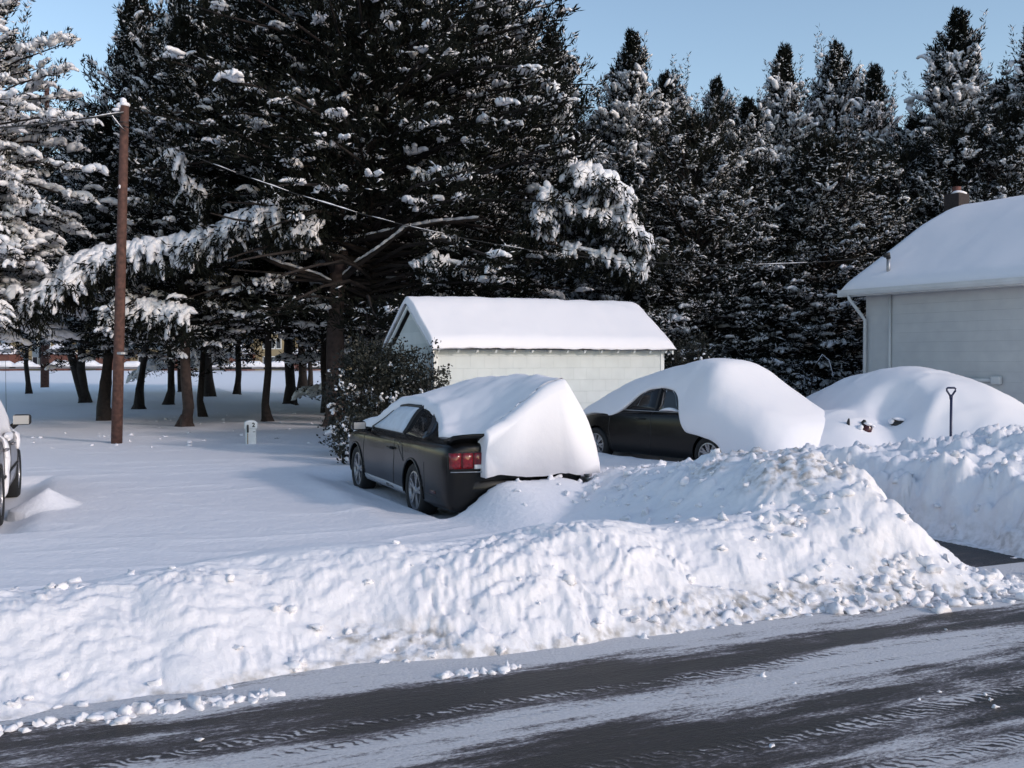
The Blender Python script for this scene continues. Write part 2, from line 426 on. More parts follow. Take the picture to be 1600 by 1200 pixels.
def ground(x, y, detail=True):
    u = x * CA + y * SA; v = -x * SA + y * CA
    lot = -0.02 + 0.06 * fbm(x * 0.22, y * 0.3, o=2, seed=11) + 0.02 * fbm(x * 0.9, y * 1.3, o=2, seed=12)
    lot = lot + 0.10 * sstep(30, 60, y) + 0.15 * vnoise(x * .05, y * .05, seed=3) * sstep(25, 50, y)
    s = v - foot(u)
    hb = np.interp(u, [-8, -3, -1, 0.5, 2, 4, 5.2, 6.1, 6.5, 6.95], [.26, .31, .34, .42, .46, .50, .58, .70, .45, .0])
    hb = hb * (1 + 0.14 * vnoise(u * 1.1, u * 0, seed=21))
    wd = 1.05 + 0.25 * vnoise(u * 0.7, u * 0, seed=22)
    front = sstep(-0.05, 1.0, s / wd) ** 0.8
    back = 1 - sstep(1.15, 3.0, s)
    z = front * (lot + (hb - lot) * np.clip(back, 0, 1))
    # thrown pile along the shovelled path
    hp = np.interp(v, [5.2, 5.9, 6.6, 7.3, 9.0, 10.6, 12.5], [0.05, .42, .78, .96, .70, .42, .0])
    side = np.where(u < 6.15, np.exp(-((u - 6.15) / 1.1) ** 2), 1 - sstep(6.2, 6.9, u + .10 * vnoise(v * 3, u * 2, seed=67)))
    endf = sstep(5.25, 6.2, v)
    z = np.where(u < 7.4, np.maximum(z, 0) + np.maximum(hp * side * endf - np.maximum(z, 0), 0), z)
    # hollow between the crest and the lot (old footprints and shovel cuts)
    z = z - 0.16 * np.exp(-(((u + 1.5) / 1.6) ** 2 + ((v - 7.55) / 0.28) ** 2)) - 0.10 * np.exp(-(((u - 1.2) / 1.0) ** 2 + ((v - 7.7) / 0.25) ** 2))
    # path
    inpath = sstep(6.85, 7.05, u) * (1 - sstep(8.0, 8.25, u)) * (1 - sstep(11.5, 13, v))
    # right bank
    hr = np.interp(v, [5.6, 6.0, 6.8, 8.4, 9.6, 12.6, 16], [0.0, .36, .70, .70, .52, .05, .0])
    rb = sstep(7.95, 8.45, u + .14 * vnoise(v * 2.2, u * 0, seed=66) + .10 * fbm(u * 5, v * 5, o=3, seed=68) + .10 * np.clip(worley(u * 4, v * 4, 90)[1] - .4, 0, 1))
    zr = (hr + .16 * sstep(8.9, 9.8, u) * sstep(6.2, 7, v) * (1 - sstep(8.6, 9.6, v)) + .07 * vnoise(u * 1.3, v * 1.3, seed=95) * (v > 6) * (v < 12)) * rb
    z = np.where(u > 7.4, np.where(u > 7.9, zr, z), z)
    z = z * (1 - inpath) + (-0.05) * inpath
    z = np.where((u > 7.9) & (v < 13), np.maximum(zr, -0.05), z)
    # mid snow between the cars
    z = z + 0.22 * np.exp(-(((x - 4.6) / 1.4) ** 2 + ((y - 14.0) / 1.6) ** 2)) * (1 - inpath)
    # road trench
    road = 1 - sstep(-0.12, 0.05, s)
    z = z * (1 - road) - 0.06 * road
    # other side of the road, behind the camera
    ob = sstep(-3.4, -4.6, v)
    z = z * (1 - ob) + (0.35 + 0.0 * v) * ob * (1 - 0.5 * sstep(-5, -8, v))
    # rough plowed texture
    mask = sstep(-0.05, 0.12, s) * (1 - sstep(1.05, 1.7, s + 0.35 * vnoise(u * 1.3, v * 1.3, seed=31)))
    pile = sstep(0.25, 0.6, side * endf) * (v < 12) * (v > 5.2) * (u < 7.4)
    rbm = rb * (1 - sstep(10.2, 11.4, v)) * (v > 5.3) * 1.0
    mask = np.clip(np.maximum(np.maximum(mask, pile), np.maximum(rbm, ob * 0.7)), 0, 1)
    wall = inpath * 0
    if detail:
        b1 = fbm(x * 1.7, y * 1.7, o=2, seed=41)
        xw = x + .10 * vnoise(x * 3.1, y * 3.1, seed=55); yw = y + .10 * vnoise(x * 3.3, y * 2.9, seed=56)
        us_ = (xw * CA + yw * SA) * .8; vs_ = (-xw * SA + yw * CA) * 1.25
        b2 = np.abs(fbm(us_ * 3.4, vs_ * 3.4, o=2, seed=42))
        b3 = np.abs(fbm(us_ * 8.5, vs_ * 8.5, o=2, seed=43)); b4 = vnoise(us_ * 20, vs_ * 20, seed=44)
        big = 1 + 1.6 * pile + 2.0 * rbm
        w1, q1 = worley(us_ * 3.4, vs_ * 3.4, 80); w2, q2 = worley(us_ * 8, vs_ * 8, 84); w3, q3 = worley(us_ * 17, vs_ * 17, 88)
        stones = 0.085 * (big - 1) * .6 * (q1 * np.clip(1 - 1.3 * w1, 0, 1) ** .7 - .15) + (0.048 + .02 * (big - 1)) * (q2 * np.clip(1 - 1.25 * w2, 0, 1) ** .6 - .15) + 0.020 * (q3 * np.clip(1 - 1.2 * w3, 0, 1) ** .6 - .1)
        patch = 0.35 + 0.65 * sstep(-0.25, 0.35, vnoise(x * .9, y * .9, seed=46))
        z = z + mask * (0.05 * b1 + stones * (.35 + .65 * patch) + 0.042 * big * (b2 - 0.25) * patch * 1.3 + 0.024 * (0.4 - b3) * patch + 0.020 * (0.4 - np.abs(b4)) * patch + 0.009 * vnoise(xw * 38, yw * 38, seed=48) * patch)
        z = z + (1 - mask) * (1 - road) * (0.004 * vnoise(x * 5, y * 7, seed=45))
        # low wind ridges in the lot
        z = z + (1 - mask) * (1 - road) * 0.016 * (1 - np.abs(vnoise(u * 0.5 + 0.3 * v, v * 1.6 + .4 * vnoise(x * .5, y * .5, seed=9), seed=47))) ** 3
    # ---- around the black coupe
    a, b = local(x, y, O1, PHI1)
    d = np.maximum(np.abs(a) - 2.36, np.abs(b) - 0.88)
    under = 1 - sstep(-0.05, 0.12, d)
    moat = (1 - sstep(0.16, 0.62, b - 0.88)) * (b > 0) * (1 - sstep(2.4, 3.2, np.abs(a))) * sstep(-2.55, -2.2, a)
    z = z * (1 - moat) + np.minimum(z, -0.04 - 0.02 * a) * moat
    rim = np.exp(-((b - 1.62) / 0.22) ** 2) * np.exp(-((a - 0.2) / 1.9) ** 2)
    z = z + 0.07 * rim
    heap = np.exp(-((b + 0.25) / 0.85) ** 4) * (1 - sstep(0.0, 1.9, -(a + 2.42))) * (a < -2.3)
    hz = 0.45 - 0.05 * np.exp(-((b + 0.15) / 0.35) ** 2) - .06 * sstep(-.3, -.9, b)
    z = np.where((heap > 0.01) & (a < -2.3), np.maximum(z, heap * hz), z)
    lump = 0.30 * np.exp(-(((b - 0.30) / 0.28) ** 2 + ((a + 2.70) / 0.22) ** 2))
    z = np.where((lump > 0.02) & (a < -2.36), np.maximum(z, lump + 0.04 * vnoise(x * 9, y * 9, seed=52)), z)
    z = np.where((d < 0.1), np.minimum(z, z * (1 - under) - 0.10 * under), z)
    # ---- around the sedan (drift on its near side, hollow beside the body)
    a2, b2_ = local(x, y, O2, PHI2)
    d2 = np.maximum(np.abs(a2) - 2.2, np.abs(b2_) - 0.8)
    z = np.where(d2 < 0, np.minimum(z, 0.0), z)
    near2 = np.exp(-((b2_ - 1.15) / 0.35) ** 2) * (np.abs(a2) < 2.6)
    z = z + near2 * np.interp(a2, [-2.5, -1, 0.5, 2.4], [.10, .10, .13, .20])
    # ---- silver car
    a0, b0 = local(x, y, O0, PHI0)
    d0 = np.maximum(np.abs(a0) - 2.3, np.abs(b0) - 0.86)
    sc = 1 - sstep(0.05, 0.5, d0)
    z = z * (1 - sc) + np.minimum(z, -0.12) * sc
    cx, cy = at(75, 800, 12.2)[:2]
    rc = np.hypot((x - cx) * 1.0, (y - cy) * 0.8)
    z = np.where(rc < 0.42, np.maximum(z, 0.25 * np.clip(1 - rc / 0.42, 0, 1) ** 1.15 - 0.02), z)
    # ---- flat snow terrace under mound car
    dirt = np.clip(0.95 * np.exp(-((s - 0.18) / 0.14) ** 2) * sstep(-0.1, 0.5, vnoise(u * 1.1, v * .5, seed=61)) * (u < 6.8)
                   + 0.9 * pile * sstep(.55, .8, z) * sstep(0.0, 0.5, vnoise(x * 2.3, y * 2.3, seed=62))
                   + 0.8 * (1 - sstep(0.0, 0.10, s)) * (s > -.3) + 0.5 * inpath, 0, 1)
    return z, dirt, mask

def build_ground():
    th = np.concatenate([np.linspace(-math.pi, -R(52), 50)[:-1], np.linspace(-R(52), -R(33), 90)[:-1], np.linspace(-R(33), R(33), 640)[:-1],
                         np.linspace(R(33), R(52), 90)[:-1], np.linspace(R(52), math.pi, 50)])[:-1]
    r = np.concatenate([[0.6, 1.5, 2.5, 3.2], np.exp(np.arange(math.log(3.7), math.log(45), 0.0038)), np.exp(np.arange(math.log(45.3), math.log(300), 0.03)), [400, 700, 1500, 4000]])
    T, Rr = np.meshgrid(th, r)
    x = (Rr * np.sin(T)).ravel(); y = (Rr * np.cos(T)).ravel()
    z, dirt, mask = ground(x, y)
    nT, nR = len(th), len(r)
    V = np.stack([x, y, z], 1)
    V = np.vstack([V, [[0, 0, -0.06]]])
    i = np.arange(nR - 1)[:, None] * nT; j = np.arange(nT)[None, :]; j2 = (j + 1) % nT
    Q = np.stack([(i + j).ravel(), (i + nT + j + 0 * i).ravel(), (i + nT + j2).ravel(), (i + j2).ravel()], 1)[:, ::-1]
    me = arr_mesh('snow_ground', V, Q, 4, True)
    at_ = me.attributes.new('dirt', 'FLOAT', 'POINT'); at_.data.foreach_set('value', np.append(dirt, 0).astype(np.float32))
    o = link('snow_ground', me, M['snow']); tag(o, kind='structure')
    return o
build_ground()

def gz(x, y):
    return float(ground(np.array([x]), np.array([y]))[0][0])

# road and path (own frame: x along the road, y across)
def strip(name, u0, u1, v0, v1, z, mat, nu=60, nv=20):
    us = np.linspace(u0, u1, nu); vs = np.linspace(v0, v1, nv)
    U, Vv = np.meshgrid(us, vs)
    zz = z + 0.006 * vnoise(U * 0.7, Vv * 2.2, seed=71)
    V = np.stack([U.ravel(), Vv.ravel(), zz.ravel()], 1)
    i = np.arange(nv - 1)[:, None] * nu; j = np.arange(nu - 1)[None, :]
    Q = np.stack([(i + j).ravel(), (i + j + 1).ravel(), (i + nu + j + 1).ravel(), (i + nu + j).ravel()], 1)
    o = link(name, arr_mesh(name, V, Q, 4, True), mat); o.rotation_euler = (0, 0, ROAD_A)
    return tag(o, kind='structure')
strip('road', -70, 90, -4.6, 6.2, 0.0, M['road'], 900, 90)
strip('driveway', 6.4, 8.5, 6.2, 13.2, 0.0, M['drive'], 20, 80)

# broken snow lumps thrown along the bank foot, on the pile and on the walls
def ico(sub=1):
    bm = bmesh.new(); bmesh.ops.create_icosphere(bm, subdivisions=sub, radius=1)
    v = np.array([p.co[:] for p in bm.verts]); f = np.array([[q.index for q in t.verts] for t in bm.faces]); bm.free()
    return v, f
ICO1 = ico(1); ICO2 = ico(2)

def blobs(name, C_, S_, rot=None, sub=ICO1, lump=0.22, seed=0, smooth=True):
    """C_ (n,3) centres, S_ (n,3) radii, rot (n,3,3)"""
    C_ = np.asarray(C_); S_ = np.asarray(S_); n = len(C_)
    bv, bf = sub; k = len(bv)
    rng = np.random.default_rng(seed)
    V = np.repeat(bv[None], n, 0)
    ph = rng.uniform(0, 50, (n, 1))
    ns = 1 + lump * vnoise(V[..., 0] * 1.7 + ph, V[..., 1] * 1.7 + ph * .3, V[..., 2] * 1.7 - ph, seed=seed)
    V = V * ns[..., None] * S_[:, None, :]
    if rot is not None: V = np.einsum('nij,nkj->nki', rot, V)
    V = (V + C_[:, None, :]).reshape(-1, 3)
    Fc = (bf[None] + (np.arange(n) * k)[:, None, None]).reshape(-1, 3)
    return arr_mesh(name, V, Fc, 3, smooth)

def build_rubble():
    rng = np.random.default_rng(4)
    C_ = []; S_ = []
    def put(u, v, s, n0=1):
        x = u * CA - v * SA; y = u * SA + v * CA
        C_.append((x, y)); S_.append(s)
    for k in range(900):      # foot of the bank
        u = rng.uniform(-3.5, 7.2); dens = 0.10 + 0.20 * (u > 3.5)
        if rng.random() > dens: continue
        v = float(foot(np.array([u]))[0]) + abs(rng.normal(0, 0.22)) - 0.05
        put(u, v, rng.uniform(0.012, 0.04) * (1.3 if u > 4.5 else 1))
    for k in range(110):      # windrow of lumps on the slush
        u = rng.uniform(-1.2, 1.0); v = 5.34 + rng.normal(0, 0.035); put(u, v, rng.uniform(0.012, 0.042))
    for k in range(20):
        u = rng.uniform(1.9, 2.5); v = 5.25 + rng.normal(0, 0.03); put(u, v, rng.uniform(0.01, 0.03))
    for k in range(170):     # pile by the path
        v = rng.uniform(6.0, 11.3); u = rng.normal(5.6, 0.5)
        if u > 6.6: continue
        put(u, v, rng.uniform(0.015, 0.055))
    for k in range(95):      # toe at the mouth of the path
        put(rng.uniform(5.6, 7.6) , rng.uniform(5.2, 5.85), rng.uniform(0.012, 0.045))
    for k in range(150):
        put(rng.uniform(8.1, 12), rng.uniform(6.0, 9.5), rng.uniform(0.015, 0.05))
    for k in range(60):
        put(rng.uniform(-4, 5.5), rng.uniform(5.7, 6.9), rng.uniform(0.008, 0.035))
    for k in range(90):
        x_ = rng.uniform(-11, -2); y_ = rng.uniform(20, 34); C_.append((x_, y_)); S_.append(rng.uniform(.015, .05))
    for k in range(25):
        put(rng.uniform(-2, 6), rng.uniform(3.2, 5.2), rng.uniform(0.006, 0.016))
    C_ = np.array(C_); S_ = np.array(S_)
    z, _, _ = ground(C_[:, 0], C_[:, 1]); z = np.maximum(z, 0.002)
    n = len(C_)
    C3 = np.column_stack([C_, z + S_ * rng.uniform(-.35, .3, n)])
    SS = S_[:, None] * rng.uniform(0.6, 1.3, (n, 3)) * np.array([1.1, 1.1, 0.85])
    ang = rng.uniform(0, 6.28, n); rot = np.zeros((n, 3, 3)); rot[:, 0, 0] = np.cos(ang); rot[:, 0, 1] = -np.sin(ang); rot[:, 1, 0] = np.sin(ang); rot[:, 1, 1] = np.cos(ang); rot[:, 2, 2] = 1
    me = blobs('snow_rubble', C3, SS, rot, ICO2, 0.9, 9)
    o = link('snow_rubble', me, M['snow'])
    tag(o, 'loose broken lumps of ploughed snow along the bank and the pile', 'snow rubble', kind='stuff')
build_rubble()

# ------------------------------------------------------------------ conifers
def unit(a): return a / (np.linalg.norm(a, axis=-1, keepdims=True) + 1e-9)

def leaf_mesh(name, P, D, Ln, Wd, rng):
    """elongated kite-like leaf blades from base P along D"""
    n = len(P)
    sidev = unit(np.cross(D, rng.normal(0, 1, (n, 3))))
    a = P; c = P + D * Ln[:, None]
    m = P + D * (Ln * 0.45)[:, None]
    V = np.stack([a, m + sidev * Wd[:, None], c, m - sidev * Wd[:, None]], 1).reshape(-1, 3)
    Q = np.arange(n * 4).reshape(n, 4)
    return arr_mesh(name, V, Q, 4)

def frames(D):
    """rotation matrices with local x along D, local z as near up as can be"""
    z = np.array([0, 0, 1.0]); y = unit(np.cross(np.broadcast_to(z, D.shape), D)); zz = np.cross(D, y)
    return np.stack([D, y, zz], 2)

def conifer(seed, H, Rad, z0, prof, nb=220, per=6, leaves=26, leaf=(0.10, 0.26), lw=0.022, spray=0.30, snow=0.55, pad=0.20,
            droop=0.25, lift=0.2, upl=0.35, kind='cedar', lobes=1.0, plumes=0, fleck=0.15, top_snow=True, branch_r=0.03, tip=0.72, skip=None):
    """returns meshes (leaves, snow, branches) of one crown standing at the origin"""
    rng = np.random.default_rng(seed)
    P = []; D = []; tubes = MB(); SCn = []; SS = []; SD = []; FP = []
    lob = rng.uniform(0, 6.28, 5)
    for k in range(nb):
        t = ((k + rng.random()) / nb) ** 0.95
        az = k * 2.39996 + rng.normal(0, 0.25)
        lobf = 1 + lobes * (0.20 * math.sin(2 * az + lob[0] + 5 * t) + 0.16 * math.sin(3 * az + lob[1] - 7 * t) + 0.10 * math.sin(9 * t * 3 + az + lob[2]))
        L = Rad * prof(t) * lobf * rng.uniform(0.72, 1.12)
        zb = z0 + (H - z0) * t
        el = (-0.12 + lift) + 0.95 * t ** 1.6 + rng.normal(0, 0.12)
        if kind == 'cedar': el += 0.10
        d0 = np.array([math.cos(az) * math.cos(el), math.sin(az) * math.cos(el), math.sin(el)])
        m = 7
        pts = []; p = np.array([0, 0, zb - 0.25 * L * lift])
        dirv = d0.copy()
        for i in range(m + 1):
            pts.append(p.copy()); p = p + dirv * L / m
            dirv = dirv + np.array([0, 0, -droop * (1 - 0.8 * t) / m * (1 if i < m * 0.7 else -0.2)]) * 1.6 + rng.normal(0, 0.05, 3)
            dirv /= np.linalg.norm(dirv)
        if L > 0.8:
            tubes.tube(pts[::2] + [pts[-1]] if m % 2 else pts, [max(0.006, branch_r * (0.4 + L / Rad) * (1 - i / 5.0)) for i in range(len(pts[::2] + [pts[-1]]))] if m % 2 else branch_r, 4, False)
        pts = np.array(pts)
        ns = max(2, int(per * (0.35 + 0.9 * L / Rad)))
        for q in range(ns):
            f = 0.28 + 0.74 * (q + rng.random()) / ns
            fi = min(f * m, m - 1e-3); i0 = int(fi); base = pts[i0] + (pts[min(i0 + 1, m)] - pts[i0]) * (fi - i0)
            lat = np.cross(d0, [0, 0, 1.0]); lat /= np.linalg.norm(lat) + 1e-9
            off = lat * rng.normal(0, 0.26) * L * (1.15 - f) * 0.9 + rng.normal(0, 0.10, 3) * spray
            c = base + off
            if skip is not None and skip(c): continue
            outd = unit(d0 * 0.8 + lat * np.sign(np.dot(off, lat)) * 0.5 + np.array([0, 0, upl - droop * 0.5 + 0.8 * t]) + rng.normal(0, 0.2, 3))
            nl = int(leaves * rng.uniform(0.7, 1.3))
            sp = spray * rng.uniform(0.7, 1.3) * (0.7 + 0.3 * (1 - t))
            # blades laid along a small feathered frond
            ts = rng.uniform(-1.0, 1.0, nl)
            cp = c + outd * (ts * sp)[:, None] + rng.normal(0, 1, (nl, 3)) * (sp * 0.30 * (1.1 - np.maximum(ts, 0)))[:, None] * np.array([1, 1, 0.55])
            dd = unit(outd * 1.0 + rng.normal(0, 0.55, (nl, 3)) + np.array([0, 0, 0.10]))
            P.append(cp); D.append(dd)
            pr = snow * (0.55 + 0.6 * f) * (1.0 - min(1.0, 1.25 * max(0, t - tip) / (1 - tip)))
            if rng.random() < pr:
                big_ = rng.uniform(.65, 1.35) * (1 - .4 * t)
                ax = unit(d0 + lat * rng.normal(0, .35)); lat2 = np.cross(ax, [0, 0, 1.0]); lat2 /= np.linalg.norm(lat2) + 1e-9
                hang = rng.uniform(.3, 1.2); top_ = c + np.array([0, 0, sp * .30]) - ax * sp * .35
                for e in range(int(rng.integers(2, 5))):
                    fy = rng.uniform(-1, 1); q_ = top_ + lat2 * fy * sp * .45; dn = unit(ax + lat2 * fy * .7 + np.array([0, 0, -.1])); ra = pad * big_ * rng.uniform(.38, .62)
                    for g_ in range(3):
                        SCn.append(q_.copy()); SS.append((ra * rng.uniform(1.1, 1.5), ra * rng.uniform(.6, .8), ra * rng.uniform(.45, .62))); SD.append(dn)
                        q_ = q_ + dn * ra * rng.uniform(.9, 1.3); dn = unit(dn + np.array([0, 0, -hang * .5]) + rng.normal(0, .12, 3)); ra *= rng.uniform(.62, .9)
            if fleck and rng.random() < 0.9 * (1 - .8 * max(0, t - .75) / .25):
                kf = int(nl * fleck); idx = rng.integers(0, nl, kf)
                FP.append(cp[idx] + dd[idx] * 0.06 + np.array([0, 0, 0.015]))
    for k in range(plumes):
        t = rng.uniform(.50, .93); az = rng.uniform(0, 6.28); rr = Rad * prof(t) * rng.uniform(.35, .95)
        c0 = np.array([math.cos(az) * rr, math.sin(az) * rr, z0 + (H - z0) * t]); ln = rng.uniform(.8, 1.9); lean_ = np.array([math.cos(az) * .22, math.sin(az) * .22, 1.0])
        m = 9
        for q in range(m):
            f = q / (m - 1); c = c0 + unit(lean_) * ln * f; nl = int(30 * (1.15 - f))
            wd = .34 * (1.1 - f) ** .8
            aa = rng.uniform(0, 6.28, nl); od = np.column_stack([np.cos(aa), np.sin(aa), rng.uniform(.5, 1.5, nl)])
            P.append(c + unit(od) * (wd * rng.random((nl, 1)) * .8) + rng.normal(0, .03, (nl, 3))); D.append(unit(od + rng.normal(0, .3, (nl, 3))))
            if rng.random() < .5 * (1 - f):
                for e in range(2):
                    SCn.append(c + rng.normal(0, wd * .5, 3)); a_ = pad * rng.uniform(.3, .7); SS.append((a_, a_ * .6, a_ * .4)); SD.append(rng.normal(0, 1, 3))
            if rng.random() < .6: FP.append(c + rng.normal(0, wd * .4, (4, 3)))
    P = np.vstack(P); D = np.vstack(D); n = len(P)
    Ln = rng.uniform(*leaf, n); W = rng.uniform(0.6, 1.3, n) * lw
    lm = leaf_mesh('crown', P, D, Ln, W, rng)
    SCn = np.array(SCn); SS = np.array(SS); SD = unit(np.array(SD))
    Vm = blobs('s', SCn, SS, frames(SD), ICO1, 0.45, seed)
    FP = np.vstack(FP); nf = len(FP)
    fs = rng.uniform(0.014, 0.036, nf)
    fd = unit(rng.normal(0, 1, (nf, 3)) * np.array([1, 1, .5]))
    ov = np.array([[1, 0, 0], [-1, 0, 0], [0, 1, 0], [0, -1, 0], [0, 0, 1], [0, 0, -1.]]); of = np.array([[0, 2, 4], [2, 1, 4], [1, 3, 4], [3, 0, 4], [2, 0, 5], [1, 2, 5], [3, 1, 5], [0, 3, 5]])
    Fm = blobs('f', FP, np.column_stack([fs * 3.2, fs * .75, fs * .6]), frames(fd), (ov, of), 0.2, seed + 1)
    bm = bmesh.new(); bm.from_mesh(Vm); bm.from_mesh(Fm); sm = bpy.data.meshes.new('crown_snow'); bm.to_mesh(sm); bm.free()
    bpy.data.meshes.remove(Vm); bpy.data.meshes.remove(Fm)
    return lm, sm, tubes.mesh('branches', True)

cone = lambda t: (1 - t) ** 0.75 * (0.75 + 0.25 * min(1, t * 6)) + 0.05
column = lambda t: min(1.0, (1 - t) * 2.3) ** 0.8 * (0.8 + 0.2 * min(1, t * 5)) + 0.02
rounded = lambda t: math.sqrt(max(0, 1 - (max(0, t - 0.22) / 0.80) ** 2)) * (0.80 + 0.2 * min(1, t * 6)) + 0.02

KIND = {}
def kind(name, mat, **kw):
    l, s, b = conifer(**kw)
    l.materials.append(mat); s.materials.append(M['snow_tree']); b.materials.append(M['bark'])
    KIND[name] = (l, s, b, kw['H'], kw['Rad'])
kind('cedar_a', M['leaf'], seed=1, H=12, Rad=3.0, z0=0.8, prof=cone, nb=300, per=7, leaves=44, leaf=(0.08, 0.21), lw=0.017, snow=0.80, pad=0.36, plumes=26)
kind('cedar_b', M['leaf'], seed=2, H=12, Rad=2.8, z0=0.8, prof=column, nb=300, per=7, leaves=44, leaf=(0.08, 0.21), lw=0.017, snow=0.75, pad=0.34, plumes=26)
kind('laden', M['leaf'], seed=3, H=12, Rad=3.3, z0=3.0, prof=column, nb=260, per=7, leaves=36, leaf=(0.09, 0.22), lw=0.018, snow=0.95, pad=0.36, droop=0.6, lift=0.1, plumes=14)
kind('pine', M['needle'], seed=4, H=9, Rad=3.0, z0=0.6, prof=rounded, nb=200, per=7, leaves=42, leaf=(0.16, 0.34), lw=0.012, spray=0.30, snow=0.42, pad=0.22, upl=0.6, kind='pine', fleck=0.26)
kind('grove_a', M['leaf'], seed=5, H=11, Rad=3.4, z0=2.7, prof=rounded, nb=220, per=7, leaves=36, snow=0.40, pad=0.28, droop=0.45)
kind('grove_b', M['leaf'], seed=6, H=13, Rad=3.2, z0=2.9, prof=cone, nb=260, per=7, leaves=36, snow=0.40, pad=0.28, droop=0.4)

def tree(px, py, Y, kind_, top_py, rad_m, label, wpx=None, bark='bark', lean=0, name='conifer_tree', group='conifers round the snowy lot', rz=None, trunk=True, zs=1.0, fork=None):
    """tree standing with its base at pixel px and depth Y; crown reaching top_py"""
    g = at(px, py, Y); gz_ = gz(g.x, Y) - 0.05
    l, s, b, H, Rd = KIND[kind_]
    height = at(px, top_py, Y).z - gz_
    root = empty(name, label, 'tree', (g.x, Y, gz_), 0, group)
    k = height / H; kr = rad_m / Rd
    rng = random.Random(int(px * 7 + Y * 13))
    a = rng.uniform(0, 6.28) if rz is None else rz
    for nm, me in (('crown', l), ('crown_snow', s), ('branches', b)):
        o = link(nm, me, None, root); o.scale = (kr, kr, k * zs); o.rotation_euler = (0, 0, a)
        if nm == 'branches': o.name = 'branch'
    wm = (wpx or 12) * Y / F / 2
    n = 9
    pts = [(lean * (1 - i / (n - 1)) ** 1.5 * -1 + 0.06 * math.sin(i * 1.7 + px), 0.04 * math.sin(i * 2.1 + px), height * 0.93 * (i / (n - 1)) ** 1.4) for i in range(n)]
    if trunk:
        lx = lean
        pts = [(p[0] + lx * 1.0, p[1], p[2]) for p in pts]
        pts = [(p[0] - lx if False else p[0], p[1], p[2]) for p in pts]
        x0 = pts[0][0]; pts = [(p[0] - x0, p[1], p[2]) for p in pts]
        rad = [wm * (1.45 if i == 0 else 1.0) * (1 - 0.85 * (i / (n - 1)) ** 1.2) for i in range(n)]
        mb = MB(); mb.tube(pts, rad, 12); 
        if fork: mb.tube([(0, 0, 0.1), (fork * 0.35, 0, 0.9), (fork, 0.1, 2.6), (fork * 1.2, 0.1, 4.5)], [wm * 1.1, wm * .9, wm * .8, wm * .3], 10)
        # root flare
        for q in range(4):
            aa = q * 1.6 + px; mb.tube([(0, 0, 0.30), (math.cos(aa) * wm * 1.3, math.sin(aa) * wm * 1.3, 0.03), (math.cos(aa) * wm * 2.0, math.sin(aa) * wm * 2.0, -0.1)], [wm * .8, wm * .45, wm * .2], 6)
        mb.build('trunk', M[bark], root, True)
    return root

# right background row
RB = 'tall cedars of the right background'
for a in [
    (985, 600, 33, 'cedar_a', 62, 2.7, 'tall snow-flecked cedar with twin ragged tips, first to rise right of the big central tree'),
    (1040, 600, 36, 'cedar_b', 125, 2.2, 'narrower cedar shouldered against the right side of the twin-tipped cedar'),
    (1118, 600, 38, 'cedar_a', 132, 2.4, 'short-tipped dark cedar poking up in the dip of the right background row'),
    (1165, 600, 35, 'cedar_b', 165, 2.3, 'low snowy cedar filling the row between the dip and the forked-tip cedar'),
    (1222, 600, 36, 'cedar_a', 84, 2.6, 'cedar with an open forked tip near the middle of the right background row'),
    (1302, 600, 37, 'cedar_b', 80, 2.3, 'dark bushy-topped cedar left of the thin-tipped one in the background row'),
    (1362, 600, 35, 'cedar_a', 115, 2.4, 'cedar with a thin leaning tip above the left slope of the house roof'),
    (1425, 600, 33, 'cedar_b', 190, 2.4, 'stout snowy cedar directly left of the tallest cedar behind the house'),
    (1490, 600, 32, 'cedar_a', 30, 3.0, 'tallest cedar, its broad pointed top above the chimney of the house'),
    (1560, 600, 34, 'cedar_b', 140, 2.5, 'rounded cedar right of the chimney, behind the house ridge'),
    (1608, 600, 31, 'cedar_a', 45, 2.6, 'snowy cedar cut by the right edge of the picture, above the roof ridge'),
    (1680, 600, 33, 'cedar_b', 60, 2.8, 'cedar standing just outside the right edge behind the house'),
    (930, 600, 38, 'cedar_b', 190, 2.4, 'low cedar half hidden behind the snowy right boughs of the big central tree'),
    (905, 600, 33, 'laden', 215, 1.8, 'small cedar bowed with snow against the sky right of the big tree'),
]:
    tree(*a, wpx=10, group=RB)
PG = 'rounded pines in front of the cedar row'
for a in [
    (1085, 600, 28.5, 'pine', 215, 3.0, 'rounded pine with streaked snow behind the right end of the white shed'),
    (1195, 600, 29.0, 'pine', 285, 2.7, 'middle rounded pine of the front row, above the black snow-covered sedan'),
    (1290, 600, 28.2, 'pine', 250, 2.9, 'rounded pine standing immediately left of the house corner'),
    (1400, 600, 29.5, 'pine', 265, 2.6, 'rounded pine behind the metal mast on the house roof'),
    (1000, 600, 30.5, 'pine', 290, 2.5, 'dark pine behind the snowy roof of the white shed, at its right half'),
    (1480, 600, 29.0, 'pine', 235, 2.6, 'snowy pine behind the chimney and rear slope of the house'),
    (1590, 600, 28.0, 'pine', 200, 2.8, 'pine with big snow lumps behind the house ridge at the right edge'),
]:
    tree(*a, wpx=14, group=PG, name='pine_tree')

